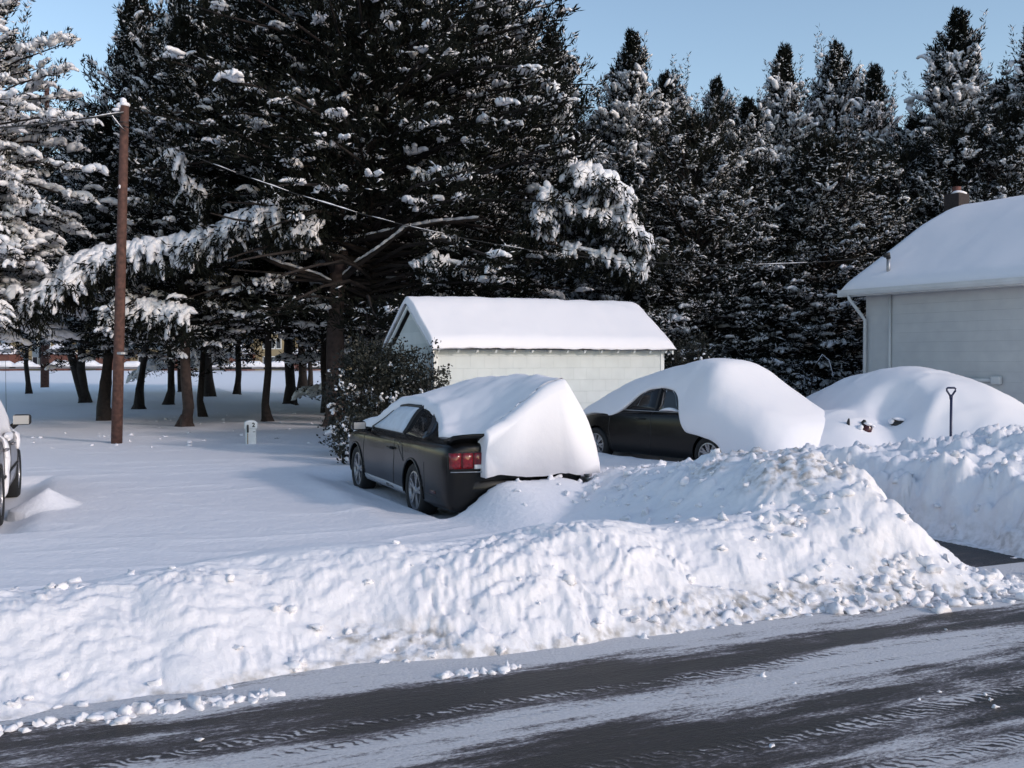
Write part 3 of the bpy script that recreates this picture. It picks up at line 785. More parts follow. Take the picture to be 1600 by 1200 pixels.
# left trees
tree(-62, 640, 25.0, 'laden', -60, 2.75, 'cedar thickly laden with snow at the left edge of the picture', wpx=16, rz=0.6)
tree(-120, 640, 24.0, 'laden', -40, 3.0, 'snow-laden cedar just outside the left edge beside its twin', wpx=16, rz=2.6)
G = 'dark grove cedars left of the big tree'
for a in [
    (200, 655, 36, 'cedar_b', -20, 3.2, 'dark tall cedar with a broad top behind the brown utility pole', 14),
    (283, 620, 40, 'cedar_b', -15, 2.3, 'narrow dark cedar spire right of the utility pole top'),
    (70, 640, 46, 'cedar_a', 120, 3.0, 'far cedar in the gap between the laden cedar and the utility pole'),
]:
    pass
grove = [
    # px, base_py, Y, kind, top, rad, wpx, bark, lean, fork, label
    (133, 630, 40.5, 'grove_a', 215, 3.4, 15, 'bark', -0.1, -0.75, 'grove cedar with two trunks forking from one foot left of the utility pole'),
    (166, 655, 29.5, 'grove_b', 190, 2.3, 22, 'bark', 0.1, None, 'thick dark-trunked cedar directly left of the brown utility pole'),
    (217, 638, 35.8, 'grove_b', -25, 3.0, 14, 'bark', 0.5, None, 'broad-topped dark cedar whose trunk leans just right of the utility pole'),
    (263, 632, 38.9, 'grove_a', 150, 3.0, 13, 'bark', 0.1, None, 'slim trunked cedar between the leaning trunk and the brown trunk'),
    (289, 664, 26.7, 'grove_b', 40, 2.6, 19, 'bark_brown', 0.15, None, 'brown-trunked cedar standing nearest the lot among the grove trunks'),
    (317, 649, 31.3, 'grove_a', 100, 2.8, 11, 'bark', 0.0, None, 'thin dark-trunked cedar just right of the brown grove trunk'),
    (328, 620, 47.0, 'grove_b', 5, 3.6, 14, 'bark', 0.0, None, 'far cedar whose trunk shows behind the thin dark trunk'),
    (418, 655, 29.0, 'grove_a', 60, 3.0, 13, 'bark', -0.05, None, 'cedar with a straight black trunk behind the white numbered post'),
    (453, 632, 39.0, 'grove_b', -30, 3.6, 17, 'bark', 0.1, None, 'stout dark-trunked cedar midway between the numbered post and the big tree'),
    (472, 613, 53.0, 'grove_a', 40, 4.2, 14, 'bark', 0.25, None, 'farthest grove cedar left of the big tree, its trunk leaning right'),
    (484, 612, 55.0, 'grove_b', -10, 4.0, 8, 'bark', 0.0, None, 'far cedar with the thinnest trunk, beside the leaning far trunk'),
    (510, 642, 34.0, 'grove_a', 40, 3.0, 14, 'bark', 0.1, None, 'cedar whose trunk peeps out behind the left side of the big trunk'),
    (560, 645, 33.0, 'grove_b', 10, 3.4, 16, 'bark', 0.0, None, 'cedar behind the leafy bush, right of the big trunk'),
    (600, 640, 36.0, 'cedar_b', -30, 3.4, 14, 'bark', 0.0, None, 'dark cedar behind the left gable of the white shed'),
    (690, 640, 34.0, 'cedar_a', 10, 3.4, 14, 'bark', 0.0, None, 'dark cedar behind the left half of the shed roof'),
    (780, 640, 36.0, 'cedar_b', -30, 3.4, 14, 'bark', 0.0, None, 'dark cedar behind the middle of the shed roof'),
    (860, 640, 34.0, 'cedar_a', 60, 3.0, 14, 'bark', 0.0, None, 'dark cedar behind the right part of the shed roof, under the big tree'),
    (640, 620, 44.0, 'grove_b', -60, 4.4, 14, 'bark', 0.0, None, 'tall cedar deep in the shade beyond the shed gable'),
    (285, 610, 52.0, 'cedar_b', -8, 3.0, 10, 'bark', 0.0, None, 'far cedar with a narrow dark spire against the sky'),
    (370, 610, 50.0, 'grove_a', -30, 4.4, 10, 'bark', 0.0, None, 'far cedar filling the crown gap above the numbered post'),
    (45, 615, 50.0, 'grove_a', 250, 4.2, 8, 'bark', 0.0, None, 'far low cedar beside the distant utility pole'),
]
for (px, py, Y, kd, top, rad, wpx, bark, lean, fork, lab) in grove:
    tree(px, py, Y, kd, top, rad, lab, wpx, bark, lean, group=G, fork=fork, trunk=True)

# ---- the big central tree
def big_tree():
    base = at(524, 663, 27.0); bz = gz(base.x, 27.0) - 0.05
    root = empty('big_conifer_tree', 'biggest conifer with thick brown trunk and wide snow-edged boughs, left of the white shed', 'tree', (base.x, 27.0, bz))
    prof = lambda t: np.interp(t, [0, .08, .3, .6, .8, 1], [.75, .95, 1.0, .72, .60, .1])
    l, s, b = conifer(seed=8, H=16.5, Rad=6.3, z0=3.0, prof=prof, nb=460, per=13, leaves=40, leaf=(0.12, 0.28), lw=0.022, spray=0.42, snow=0.24, pad=0.26, lobes=.4, droop=0.42, lift=0.15, fleck=0.07, branch_r=0.05,
                      skip=lambda c: -4.0 < c[0] + .9 < 2.4 and c[1] + .6 < .6 and 3.3 < c[2] < 5.1 + .5 * math.sin(c[0] * 2))
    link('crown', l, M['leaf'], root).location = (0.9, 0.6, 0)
    link('crown_snow', s, M['snow_tree'], root).location = (0.9, 0.6, 0)
    link('branch', b, M['bark'], root).location = (0.9, 0.6, 0)
    mb = MB()
    P = lambda px, py, Y: at(px, py, Y) - Vector((base.x, 27.0, bz))
    mb.tube([(0, 0, -0.1), (0, 0, 0.25), (0, 0, 1.2), P(524, 520, 27), P(527, 440, 27), P(540, 330, 27.3), P(560, 200, 27.5), P(575, 0, 27.6)], [.36, .27, .25, .24, .21, .2, .16, .1], 16)
    for q in range(5):
        aa = q * 1.3; mb.tube([(0, 0, 0.5), (math.cos(aa) * .3, math.sin(aa) * .3, 0.05), (math.cos(aa) * .5, math.sin(aa) * .5, -0.1)], [.2, .12, .05], 8)
    mb.build('trunk', M['bark_brown'], root, True)
    # the forked limbs low on the trunk, carrying strips of snow
    limbs = [
        [(527, 445, 27), (490, 432, 26.6), (440, 410, 26), (380, 392, 25.5), (320, 385, 25)],
        [(530, 440, 27), (560, 415, 26.7), (590, 390, 26.4), (640, 352, 26), (700, 345, 25.6)],
        [(545, 330, 27.3), (560, 250, 27), (600, 190, 26.8), (650, 160, 26.5)],
        [(527, 430, 27), (505, 380, 26.6), (480, 330, 26.2), (465, 312, 25.6), (420, 320, 25.2)],
        [(535, 380, 27), (620, 360, 26.5), (680, 348, 26), (760, 340, 25.6)],
    ]
    for L_ in limbs:
        pts = [P(*q) for q in L_]
        pts = [p + Vector((.06 * math.sin(i * 2.1 + q_[0]), 0, .07 * math.sin(i * 1.7 + q_[1]))) for i, (p, q_) in enumerate(zip(pts, L_))]
        MB().tube(pts, [.11, .08, .06, .035, .012][:len(pts)], 8).build('limb', M['bark'], root, True)
        C_ = []; S_ = []; D_ = []
        for i in range(len(pts) - 1):
            for f in np.linspace(0, 1, 5)[:-1]:
                p = pts[i].lerp(pts[i + 1], f); d = (pts[i + 1] - pts[i]).normalized()
                C_.append((p.x, p.y, p.z + 0.10 - 0.015 * i)); S_.append((0.22, 0.085, 0.05)); D_.append(tuple(d))
        link('limb_snow', blobs('limb_snow', C_, S_, frames(unit(np.array(D_))), ICO1, 0.35, 3), M['snow_tree'], root)
    # heavy boughs bent down with thick snow
    rng = np.random.default_rng(77)
    boughs = [
        # polyline of pixels, depth, pad size, hang in pixels, count
        ([(95, 425), (150, 400), (215, 385), (280, 378), (335, 365)], 24.5, 0.22, 45, 90),
        ([(335, 365), (370, 345), (405, 330), (430, 320)], 24.5, 0.21, 45, 60),
        ([(40, 470), (80, 450), (120, 430)], 24.0, 0.20, 35, 40),
        ([(445, 370), (470, 355), (500, 350)], 24.6, 0.19, 25, 22),
        ([(165, 490), (200, 470), (250, 480), (300, 490)], 24.6, 0.20, 35, 30),
        ([(280, 280), (300, 290), (310, 310)], 24.8, 0.18, 25, 14),
        ([(268, 240), (285, 250)], 24.8, 0.18, 30, 6),
        ([(870, 210), (885, 240), (905, 275), (930, 300)], 25.0, 0.19, 20, 24),
        ([(905, 265), (940, 275), (965, 300), (985, 330)], 24.6, 0.24, 22, 44),
        ([(850, 300), (890, 325), (930, 335), (975, 345), (1000, 370), (1015, 400)], 24.4, 0.20, 20, 60),
        ([(835, 325), (855, 345), (868, 360)], 24.2, 0.18, 20, 12),
        ([(675, 402), (700, 410), (740, 418)], 24.8, 0.16, 8, 14),
        ([(860, 130), (880, 160), (895, 190)], 25.2, 0.15, 20, 12),
        ([(640, 265), (660, 275), (700, 265)], 25.0, 0.13, 12, 8),
        ([(880, 385), (950, 400), (1010, 425)], 24.2, 0.14, 14, 24),
    ]
    for poly, Y, ps, hang, cnt in boughs:
        pts = [P(a, c, Y) for a, c in poly]
        MB().tube([p + Vector((0, 0, -0.08)) for p in pts], [.035] * len(pts), 6).build('bough', M['bark'], root, True)
        C_ = []; S_ = []; D_ = []; LP = []; LD = []
        seg = len(pts) - 1
        for k in range(int(cnt * 1.35)):
            f = rng.random() * seg; i = min(int(f), seg - 1); p = pts[i].lerp(pts[i + 1], f - i)
            outw = Vector((rng.normal(0, 0.3), -abs(rng.normal(0.3, 0.4)), 0))
            h = abs(rng.normal(0, .5)); h = min(h, 1.0)
            fr = p + outw * (0.5 + h) + Vector((0, 0, -h * hang * Y / F))
            dn = Vector((outw.x * .6, outw.y * .6 - .1, -0.25 - 1.3 * h)).normalized()
            ra = ps * rng.uniform(0.55, 0.95); q_ = np.array(p + Vector((0, 0, .03))) + rng.normal(0, .05, 3); dirn = unit(np.array([outw.x * 1.3, outw.y * 1.2 - .15, -.15 - .9 * h]))
            for e in range(int(rng.integers(4, 7 + int(5 * h * hang / 40)))):
                C_.append(q_.copy()); S_.append((ra * rng.uniform(1.1, 1.45), ra * rng.uniform(.62, .85), ra * rng.uniform(.5, .7))); D_.append(dirn.copy())
                q_ = q_ + dirn * ra * rng.uniform(.75, 1.1); dirn = unit(dirn + np.array([0, 0, -.28]) + rng.normal(0, .12, 3)); ra *= rng.uniform(.80, .95)
            for e in range(26):
                LP.append((fr.x + rng.normal(0, .13), fr.y + .12 + rng.normal(0, .13), fr.z - 0.16 + rng.normal(0, .08))); LD.append(tuple(dn + Vector(rng.normal(0, .5, 3))))
        for f in np.linspace(0, seg - 1e-3, int(10 * seg) + 4):
            i = int(f); p = pts[i].lerp(pts[i + 1], f - i); C_.append((p.x, p.y, p.z + .05)); S_.append((ps * .8, ps * .5, ps * .34)); D_.append(tuple(pts[i + 1] - pts[i]))
        sm = blobs('bough_snow', C_, S_, frames(unit(np.array(D_))), ICO2, 0.42, 5)
        tag(link('bough_snow', sm, M['snow_tree'], root), kind='stuff')
        n = len(LP)
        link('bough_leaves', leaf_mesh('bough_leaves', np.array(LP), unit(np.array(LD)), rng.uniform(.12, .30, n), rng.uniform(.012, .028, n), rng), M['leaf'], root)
    return root
big_tree()
# ------------------------------------------------------------------ vehicles
def eval_mesh(o):
    bpy.context.view_layer.update()
    dg = bpy.context.evaluated_depsgraph_get()
    return bpy.data.meshes.new_from_object(o.evaluated_get(dg))

def ring_loft(stations, half):
    """stations: list of x; half(x) -> list of (y>=0, z) from bottom centre to top centre"""
    mb = MB(); n = None
    for x in stations:
        h = half(x)
        ring = [(x, y, z) for y, z in h] + [(x, -y, z) for y, z in h[-2:0:-1]]
        n = len(ring); mb.v += ring
    for i in range(len(stations) - 1):
        for k in range(n):
            mb.f.append((i * n + k, i * n + (k + 1) % n, (i + 1) * n + (k + 1) % n, (i + 1) * n + k))
    mb.f.append(tuple(range(n))[::-1]); mb.f.append(tuple((len(stations) - 1) * n + k for k in range(n)))
    return mb

def smooth_interp(x, xs, ys): return float(np.interp(x, xs, ys))

def car_body(keys, W, zsh, ztop, wr, zbot=0.22, bumper=None):
    def half(x):
        w_ = smooth_interp(x, *W); s_ = smooth_interp(x, *zsh); t = smooth_interp(x, *ztop); r_ = smooth_interp(x, *wr)
        g = max(0.0, t - s_ - 0.04); k = min(1, g / 0.15)
        zb = zbot
        inner = w_ - 0.13
        p7w = inner * (1 - k) * 0.9 + r_ * k + 0.03 * k
        return [(0, zb), (w_ * 0.5, zb), (w_ * 0.88, zb), (w_ * 0.965, zb + 0.05), (w_ * 0.985, zb + 0.16), (w_, 0.5 * s_ + 0.08), (w_ * 0.992, s_ - 0.14), (w_ * 0.975, s_ - 0.04),
                (w_ * 0.935, s_), (inner, s_ + 0.012 + .02 * k), ((inner + p7w) / 2, s_ + 0.03 + g * 0.45), (p7w, max(s_ + 0.035, t - 0.075 * k)), (p7w - 0.08, max(s_ + .04, t - 0.02)), (p7w * .5, max(s_ + .045, t + 0.005)), (0, max(s_ + 0.05, t + 0.015))]
    return ring_loft(keys, half)

def cut_cyl(o, cyls):
    tmp = []
    for (x, z, r_, w0, w1) in cyls:
        mb = MB(); n = 40
        v = [(x + r_ * math.cos(2 * math.pi * k / n), yy, z + r_ * math.sin(2 * math.pi * k / n)) for yy in (w0, w1) for k in range(n)]
        f = [tuple(range(n)), tuple(range(2 * n - 1, n - 1, -1))] + [(k, n + k, n + (k + 1) % n, (k + 1) % n) for k in range(n)]
        mb.add(v, f); c = mb.build('cutter', None, o.parent)
        m = o.modifiers.new('b', 'BOOLEAN'); m.operation = 'DIFFERENCE'; m.object = c; m.solver = 'EXACT'; tmp.append(c)
    me = eval_mesh(o); o.modifiers.clear(); old = o.data; o.data = me
    for c in tmp: bpy.data.objects.remove(c)
    return o

def finish_body(mb, name, mat, root, arches, r_=0.37, W=0.94):
    o = mb.build(name, mat, root, True)
    m = o.modifiers.new('s', 'SUBSURF'); m.levels = 2; m.render_levels = 2
    me = eval_mesh(o); o.modifiers.clear(); o.data = me
    tree_ = BVHTree.FromPolygons([v.co for v in me.vertices], [p.vertices[:] for p in me.polygons])
    if arches:
        cut_cyl(o, [(x, z, r_, s * (W - 0.28), s * (W + 0.3)) for x, z in arches for s in (-1, 1)])
        me = o.data
        for p in me.polygons:
            p.use_smooth = True
        try: me.set_sharp_from_angle(angle=R(38))
        except Exception: pass
    if not o.data.materials: o.data.materials.append(mat)
    return o, tree_

def patch(tree_, poly, name, mat, parent, axis='y', sgn=1, off=0.004, rings=5, bulge=0.0, dens=0.04):
    """a panel laid over the body; poly gives (x,z) seen from the side ('y'), (y,z) from the end ('x') or (x,y) from above ('z')"""
    pts = []
    n = len(poly)
    for i in range(n):
        a, b_ = Vector(poly[i]), Vector(poly[(i + 1) % n]); k = max(1, int((b_ - a).length / dens))
        for j in range(k): pts.append(a.lerp(b_, j / k))
    c = sum(pts, Vector((0, 0))) / len(pts)
    mb = MB(); N = len(pts)
    def proj(p, o_):
        if axis == 'y': org = Vector((p[0], 3 * sgn, p[1])); d = Vector((0, -sgn, 0))
        elif axis == 'x': org = Vector((6 * sgn, p[0], p[1])); d = Vector((-sgn, 0, 0))
        else: org = Vector((p[0], p[1], 3)); d = Vector((0, 0, -1))
        hit, nn, _, _ = tree_.ray_cast(org, d)
        if hit is None: return None
        if nn.dot(d) > 0: nn = -nn
        return hit + nn * o_
    for r_ in range(rings):
        f = 1 - r_ / rings
        o_ = -0.006 if r_ == 0 else off + bulge * (1 - f * f)
        if r_ == 1: f = 0.985
        for p in pts:
            q = proj(c + (p - c) * f, o_)
            if q is None: q = Vector(mb.v[-1]) if mb.v else Vector((0, 0, 0))
            mb.v.append(tuple(q))
    q = proj(c, off + bulge) or Vector(mb.v[-1]); mb.v.append(tuple(q))
    for r_ in range(rings - 1):
        for k in range(N): mb.f.append((r_ * N + k, r_ * N + (k + 1) % N, (r_ + 1) * N + (k + 1) % N, (r_ + 1) * N + k))
    for k in range(N): mb.f.append(((rings - 1) * N + k, (rings - 1) * N + (k + 1) % N, rings * N))
    return mb.build(name, mat, parent, True)

def seam(tree_, line, name, mat, parent, sgn=1, rad=0.004, axis='y'):
    pts = []
    for i in range(len(line) - 1):
        a, b_ = Vector(line[i]), Vector(line[i + 1]); k = max(1, int((b_ - a).length / 0.05))
        for j in range(k + (i == len(line) - 2)): pts.append(a.lerp(b_, j / k))
    P = []
    for p in pts:
        org, d = (Vector((p[0], 3 * sgn, p[1])), Vector((0, -sgn, 0))) if axis == 'y' else (Vector((6 * sgn, p[0], p[1])), Vector((-sgn, 0, 0)))
        h = tree_.ray_cast(org, d)[0]
        if h: P.append(h)
    return MB().tube(P, rad, 5).build(name, mat, parent, True)

def wheel(root, x, y, z, s, r_=0.345, rim=0.235, spokes=5, rimmat='alloy'):
    g = link('wheel', MB().lathe([(rim + .005, -0.10), (r_ - .03, -0.115), (r_, -0.08), (r_ + .004, 0), (r_, 0.08), (r_ - 0.03, 0.115), (rim + .02, 0.108), (rim + .005, 0.09), (rim + .005, -0.10)], 40).mesh('tyre', True), M['rubber'], root, (x, y, z))
    q = MB().lathe([(rim + .006, 0.098), (rim - .012, 0.100), (rim - .022, 0.07), (rim - .03, -0.06), (0.05, -0.07), (0.0, -0.07)], 40)
    for k in range(spokes):
        a = 2 * math.pi * k / spokes + 0.5
        c, s_ = math.cos(a), math.sin(a)
        for off in (-0.18, 0.18):
            ca, sa_ = math.cos(a + off * .9), math.sin(a + off * .9)
            q.add([(0.035 * c - .02 * s_, .085, .035 * s_ + .02 * c), (0.035 * c + .02 * s_, .085, .035 * s_ - .02 * c), (ca * (rim - .015) + .018 * sa_, .094, sa_ * (rim - .015) - .018 * ca), (ca * (rim - .015) - .018 * sa_, .094, sa_ * (rim - .015) + .018 * ca),
                   (0.035 * c - .02 * s_, .04, .035 * s_ + .02 * c), (0.035 * c + .02 * s_, .04, .035 * s_ - .02 * c), (ca * (rim - .015) + .018 * sa_, .05, sa_ * (rim - .015) - .018 * ca), (ca * (rim - .015) - .018 * sa_, .05, sa_ * (rim - .015) + .018 * ca)],
                  [(0, 1, 2, 3), (4, 7, 6, 5), (0, 4, 5, 1), (1, 5, 6, 2), (2, 6, 7, 3), (3, 7, 4, 0)])
    q.lathe([(0.0, 0.105), (0.045, 0.10), (0.06, 0.08), (0.06, 0.03)], 20)
    rm = q.build('rim', M[rimmat], g)
    if s < 0: g.rotation_euler = (0, 0, math.pi)
    MB().lathe([(0.0, -0.03), (0.15, -0.03), (0.16, -0.05), (0.0, -0.055)], 24).build('brake_disc', M['metal_grey'], g)
    return g

def snow_shell(name, xs, sect, parent, nT=40, mat='snow_smooth', amp=0.012, sc=2.5, seed=0):
    """loft of open sections sect(x) -> list of nT points (y,z); closed at both ends"""
    rows = [sect(x) for x in xs]; n = len(rows[0])
    V = np.array([[(p[2] if len(p) > 2 else x), p[0], p[1]] for x, r_ in zip(xs, rows) for p in r_])
    nz = fbm(V[:, 0] * sc, V[:, 1] * sc, V[:, 2] * sc, o=3, seed=seed) * amp
    nz = nz + fbm(V[:, 0] * sc * 5, V[:, 1] * sc * 5, V[:, 2] * sc * 5, o=2, seed=seed + 5) * amp * .28
    V[:, 2] += nz; V[:, 1] += nz * .5; V[:, 0] += nz * .4
    i = np.arange(len(xs) - 1)[:, None] * n; j = np.arange(n)[None, :]; j2 = (j + 1) % n
    Q = np.stack([(i + j).ravel(), (i + j2).ravel(), (i + n + j2).ravel(), (i + n + j).ravel()], 1)
    me = arr_mesh(name, V, Q, 4, True)
    bm = bmesh.new(); bm.from_mesh(me)
    bm.verts.ensure_lookup_table()
    for base in (0, (len(xs) - 1) * n):
        try: bm.faces.new([bm.verts[base + k] for k in range(n)])
        except ValueError: pass
    bmesh.ops.recalc_face_normals(bm, faces=bm.faces); bm.to_mesh(me); bm.free()
    for p in me.polygons: p.use_smooth = True
    return link(name, me, M[mat], parent)

# ---- black coupe ---------------------------------------------------------
def coupe():
    root = empty('parked_car', 'black two-door coupe with red tail lamp, a block of snow over roof and boot', 'car', (O1.x, O1.y, G1), R(90) + PHI1, 'snow-covered cars parked in the lot')
    keys = [-2.39, -2.375, -2.33, -2.2, -2.0, -1.75, -1.5, -1.2, -.9, -.6, -.3, 0, .3, .6, .9, 1.15, 1.4, 1.7, 2.0, 2.2, 2.32, 2.38]
    W = ([-2.39, -2.375, -2.33, -2.1, -1.6, -1.2, 0, 1.2, 1.6, 2.1, 2.3, 2.38], [.76, .83, .87, .915, .945, .94, .915, .935, .94, .90, .80, .70])
    zsh = ([-2.39, -2.36, -2.3, -2.0, -1.5, -.9, 0, .9, 1.5, 2.0, 2.25, 2.38], [.90, .96, .985, .99, .985, .965, .945, .935, .92, .86, .78, .60])
    zt = ([-2.39, -2.3, -1.95, -1.75, -1.3, -.8, -.4, 0, .3, .55, .9, 1.25, 1.7, 2.1, 2.38], [.94, 1.03, 1.05, 1.06, 1.20, 1.325, 1.37, 1.385, 1.375, 1.335, 1.17, .99, .97, .90, .62])
    wr = ([-2.39, -1.6, -.8, 0, .6, 1.2], [.72, .66, .57, .56, .56, .64])
    mb = car_body(keys, W, zsh, zt, wr, 0.20)
    body, T = finish_body(mb, 'body', M['black_paint'], root, [(-1.26, 0.345), (1.46, 0.345)], 0.385)
    # dark underbody and wheel wells show through the arches
    MB().box((0, 0, 0.27), (4.0, 1.2, 0.16)).build('chassis', M['trim'], root)
    for x in (-1.26, 1.46):
        for s in (1, -1):
            wheel(root, x, s * 0.80, 0.345, s)
            ang = np.linspace(R(-8), R(188), 30); P_ = []
            for a_ in ang:
                h = T.ray_cast(Vector((x + .395 * math.cos(a_), 3 * s, .345 + .395 * math.sin(a_))), Vector((0, -s, 0)))[0]
                if h: P_.append(h + Vector((0, s * .002, 0)))
            MB().tube(P_, 0.016, 6).build('wheel_arch', M['black_paint'], root, True)
    for s in (1, -1):
        if s > 0:
            patch(T, [(.98, .99), (.50, 1.285), (.05, 1.315), (-.42, 1.315), (-.50, 1.0)], 'side_window', M['frost_white'], root, 'y', s, 0.012, 5, .015)
            patch(T, [(-.60, 1.0), (-.54, 1.33), (-.85, 1.31), (-1.15, 1.22), (-1.50, 1.06), (-1.42, 1.0)], 'quarter_window', M['glass'], root, 'y', s, 0.006)
            seam(T, [(1.02, .98), (.55, 1.29), (.05, 1.335), (-.45, 1.335), (-.85, 1.295), (-1.12, 1.20), (-1.42, 1.05)], 'window_frame', M['trim'], root, s, 0.030)
            seam(T, [(-.54, 1.0), (-.48, 1.33)], 'door_pillar', M['trim'], root, s, 0.035)
        else:
            patch(T, [(.98, .99), (.50, 1.285), (.05, 1.315), (-.42, 1.315), (-.50, 1.0)], 'side_window', M['glass'], root, 'y', s, 0.006)
        seam(T, [(1.02, .97), (1.04, .60), (.98, .33), (.55, .28)], 'door_seam', M['trim'], root, s, 0.005)
        seam(T, [(-.42, .97), (-.46, .70), (-.40, .34), (-.30, .28)], 'door_seam', M['trim'], root, s, 0.005)
        MB().tube([(-.20, s * .928, .80), (-.26, s * .955, .805), (-.40, s * .955, .805), (-.46, s * .93, .80)], .014, 8).build('door_handle', M['black_paint'], root, True)
        st = patch(T, [(1.02, .245), (-.86, .245), (-.86, .335), (1.02, .335)], 'rocker_stripe', M['stripe'], root, 'y', s, 0.004, rings=3)
        for k, zz in enumerate((.262, .318)):
            seam(T, [(1.0, zz), (-.84, zz)], 'pinstripe', M['trim'], st, s, 0.003)
        # lettering on the stripe
        cu = bpy.data.curves.new('lettering', 'FONT'); cu.body = 'MUSTANG'; cu.size = 0.062; cu.space_character = 1.25; cu.extrude = 0.001; cu.align_x = 'CENTER'; cu.align_y = 'CENTER'
        tmp = bpy.data.objects.new('lettering', cu); COL.objects.link(tmp); me = eval_mesh(tmp); bpy.data.objects.remove(tmp)
        lt = link('lettering', me, M['trim'], root); lt.data.materials.clear(); lt.data.materials.append(M['trim'])
        h = T.ray_cast(Vector((-.2, 3 * s, .29)), Vector((0, -s, 0)))[0]
        lt.location = (-.20, h.y + s * 0.008, .29); lt.rotation_euler = (R(90), 0, R(180) if s > 0 else 0)
        lt.parent = st; lt.matrix_parent_inverse = Matrix()
        patch(T, [(-2.06, .40), (-1.90, .40), (-1.90, .435), (-2.06, .435)], 'side_marker', M['lamp_dark'], root, 'y', s, 0.005, rings=3)
        # scoop on the rear flank
        seam(T, [(-.62, .90), (-.80, .88), (-.90, .68), (-.62, .86)], 'side_scoop', M['trim'], root, s, 0.006)
        seam(T, [(-1.72, .74), (-1.74, .38), (-2.1, .36)], 'bumper_seam', M['trim'], root, s, 0.004)
        # mirrors
        mr = MB().box((0, 0, 0), (.13, .20, .125)).build('mirror', M['black_paint'], root, True, 0.035, 4, (.78, s * 1.065, 1.03))
        MB().tube([(.80, s * .88, .97), (.79, s * .98, .99)], [.035, .028], 8).build('mirror_arm', M['black_paint'], root, True)
        MB().box((-.067, 0, 0.0), (.006, .165, .095)).build('mirror_glass', simple('mirror_glass', (.42, .41, .42), .25, metal=.6), mr, False, 0.002)
    # tail lamps: three upright lenses and a white reversing lens
    for s in (1, -1):
        for k in range(3):
            y0 = s * (.835 - k * .142); y1 = s * (.705 - k * .142)
            patch(T, [(y0, .715), (y1, .715), (y1, .895), (y0, .895)], 'tail_lamp', M['lamp_red'], root, 'x', -1, 0.010, 4, 0.012)
        patch(T, [(s * .43, .712), (s * .55, .712), (s * .55, .760), (s * .43, .760)], 'reversing_lamp', M['lamp_white'], root, 'x', -1, 0.032, 3)
        patch(T, [(s * .855, .70), (s * .40, .70), (s * .40, .91), (s * .855, .91)], 'lamp_bezel', M['trim'], root, 'x', -1, 0.003, 3)
    MB().tube([(-2.41, .84, .685), (-2.425, .4, .675), (-2.43, 0, .67), (-2.425, -.4, .675), (-2.41, -.84, .685)], .007, 6).build('chrome_strip', M['metal_grey'], root, True)
    # lower bumper lip and boot spoiler
    ys = np.linspace(-.80, .80, 15)
    sp = MB(); n = len(ys)
    pr = [(-2.10, 1.045), (-2.30, 1.085), (-2.43, 1.115), (-2.44, 1.09), (-2.36, 1.05), (-2.33, 0.99), (-2.10, 1.00)]
    sp.v = [(x + 0.05 * (y / .8) ** 2, y, z - 0.02 * (abs(y) / .8) ** 6) for y in ys for x, z in pr]; k_ = len(pr)
    sp.f = [(i * k_ + j, i * k_ + (j + 1) % k_, (i + 1) * k_ + (j + 1) % k_, (i + 1) * k_ + j) for i in range(n - 1) for j in range(k_)] + [tuple(range(k_)), tuple((n - 1) * k_ + j for j in range(k_))]
    sp.build('spoiler', M['black_paint'], root, True)
    bm_ = MB(); ys = np.linspace(-.80, .80, 21)
    pr = [(.02, .60), (-.025, .56), (-.03, .45), (.0, .28), (.10, .22), (.12, .60)]
    bm_.v = [(-2.38 + x + 0.14 * abs(y / .9) ** 4, y, z) for y in ys for x, z in pr]; k_ = len(pr); n = len(ys)
    bm_.f = [(i * k_ + j, i * k_ + (j + 1) % k_, (i + 1) * k_ + (j + 1) % k_, (i + 1) * k_ + j) for i in range(n - 1) for j in range(k_)] + [tuple(range(k_)), tuple((n - 1) * k_ + j for j in range(k_))]
    bm_.build('bumper', M['black_paint'], root, True)
    # --- the slab of snow
    def yl(x):   # left edge of the snow, exposing boot corner and roof rail
        return float(np.interp(x, [-2.50, -2.34, -2.1, -1.75, -1.3, -.8, -.3, .3, .62, .9, 1.3, 2.1, 2.3], [.46, .47, .56, .76, .60, .535, .52, .53, .58, .66, .80, .80, .6]))
    def top(x, y):
        q = (0.95 - y) / 1.9     # 0 left .. 1 right
        zr = np.interp(x, [-2.5, -2.3, -1.7, -1.0, 0, .6, 1.2, 1.8, 2.3], [1.73, 1.75, 1.77, 1.78, 1.74, 1.62, 1.40, 1.20, 1.0])
        zl_ = np.interp(x, [-2.5, -2.3, -1.9, -1.5, -1.0, 0, .6, 1.2, 1.8, 2.3], [1.10, 1.09, 1.10, 1.18, 1.36, 1.47, 1.43, 1.12, 1.06, .9])
        k = np.clip((q - 0.22) / 0.62, 0, 1); k = k * k * (3 - 2 * k) * .55 + k * .45
        zt_ = zl_ + (zr - zl_) * k
        cut = max(0.0, q - .83) / .20
        return float(zt_ - .66 * cut ** 1.05 * (zt_ - .9) / .8)
    def base(x, y):
        if x < -2.36: return 0.64
        b_ = float(np.interp(x, [-2.36, -1.9, -1.5, -1.0, 0, .55, .95, 1.25, 2.3], [0.95, 1.0, 1.08, 1.23, 1.33, 1.29, 1.10, .93, .80]))
        lft = -0.02
        return b_ - 0.10 * min(1, max(0, (-.55 - y) / .4)) * 4
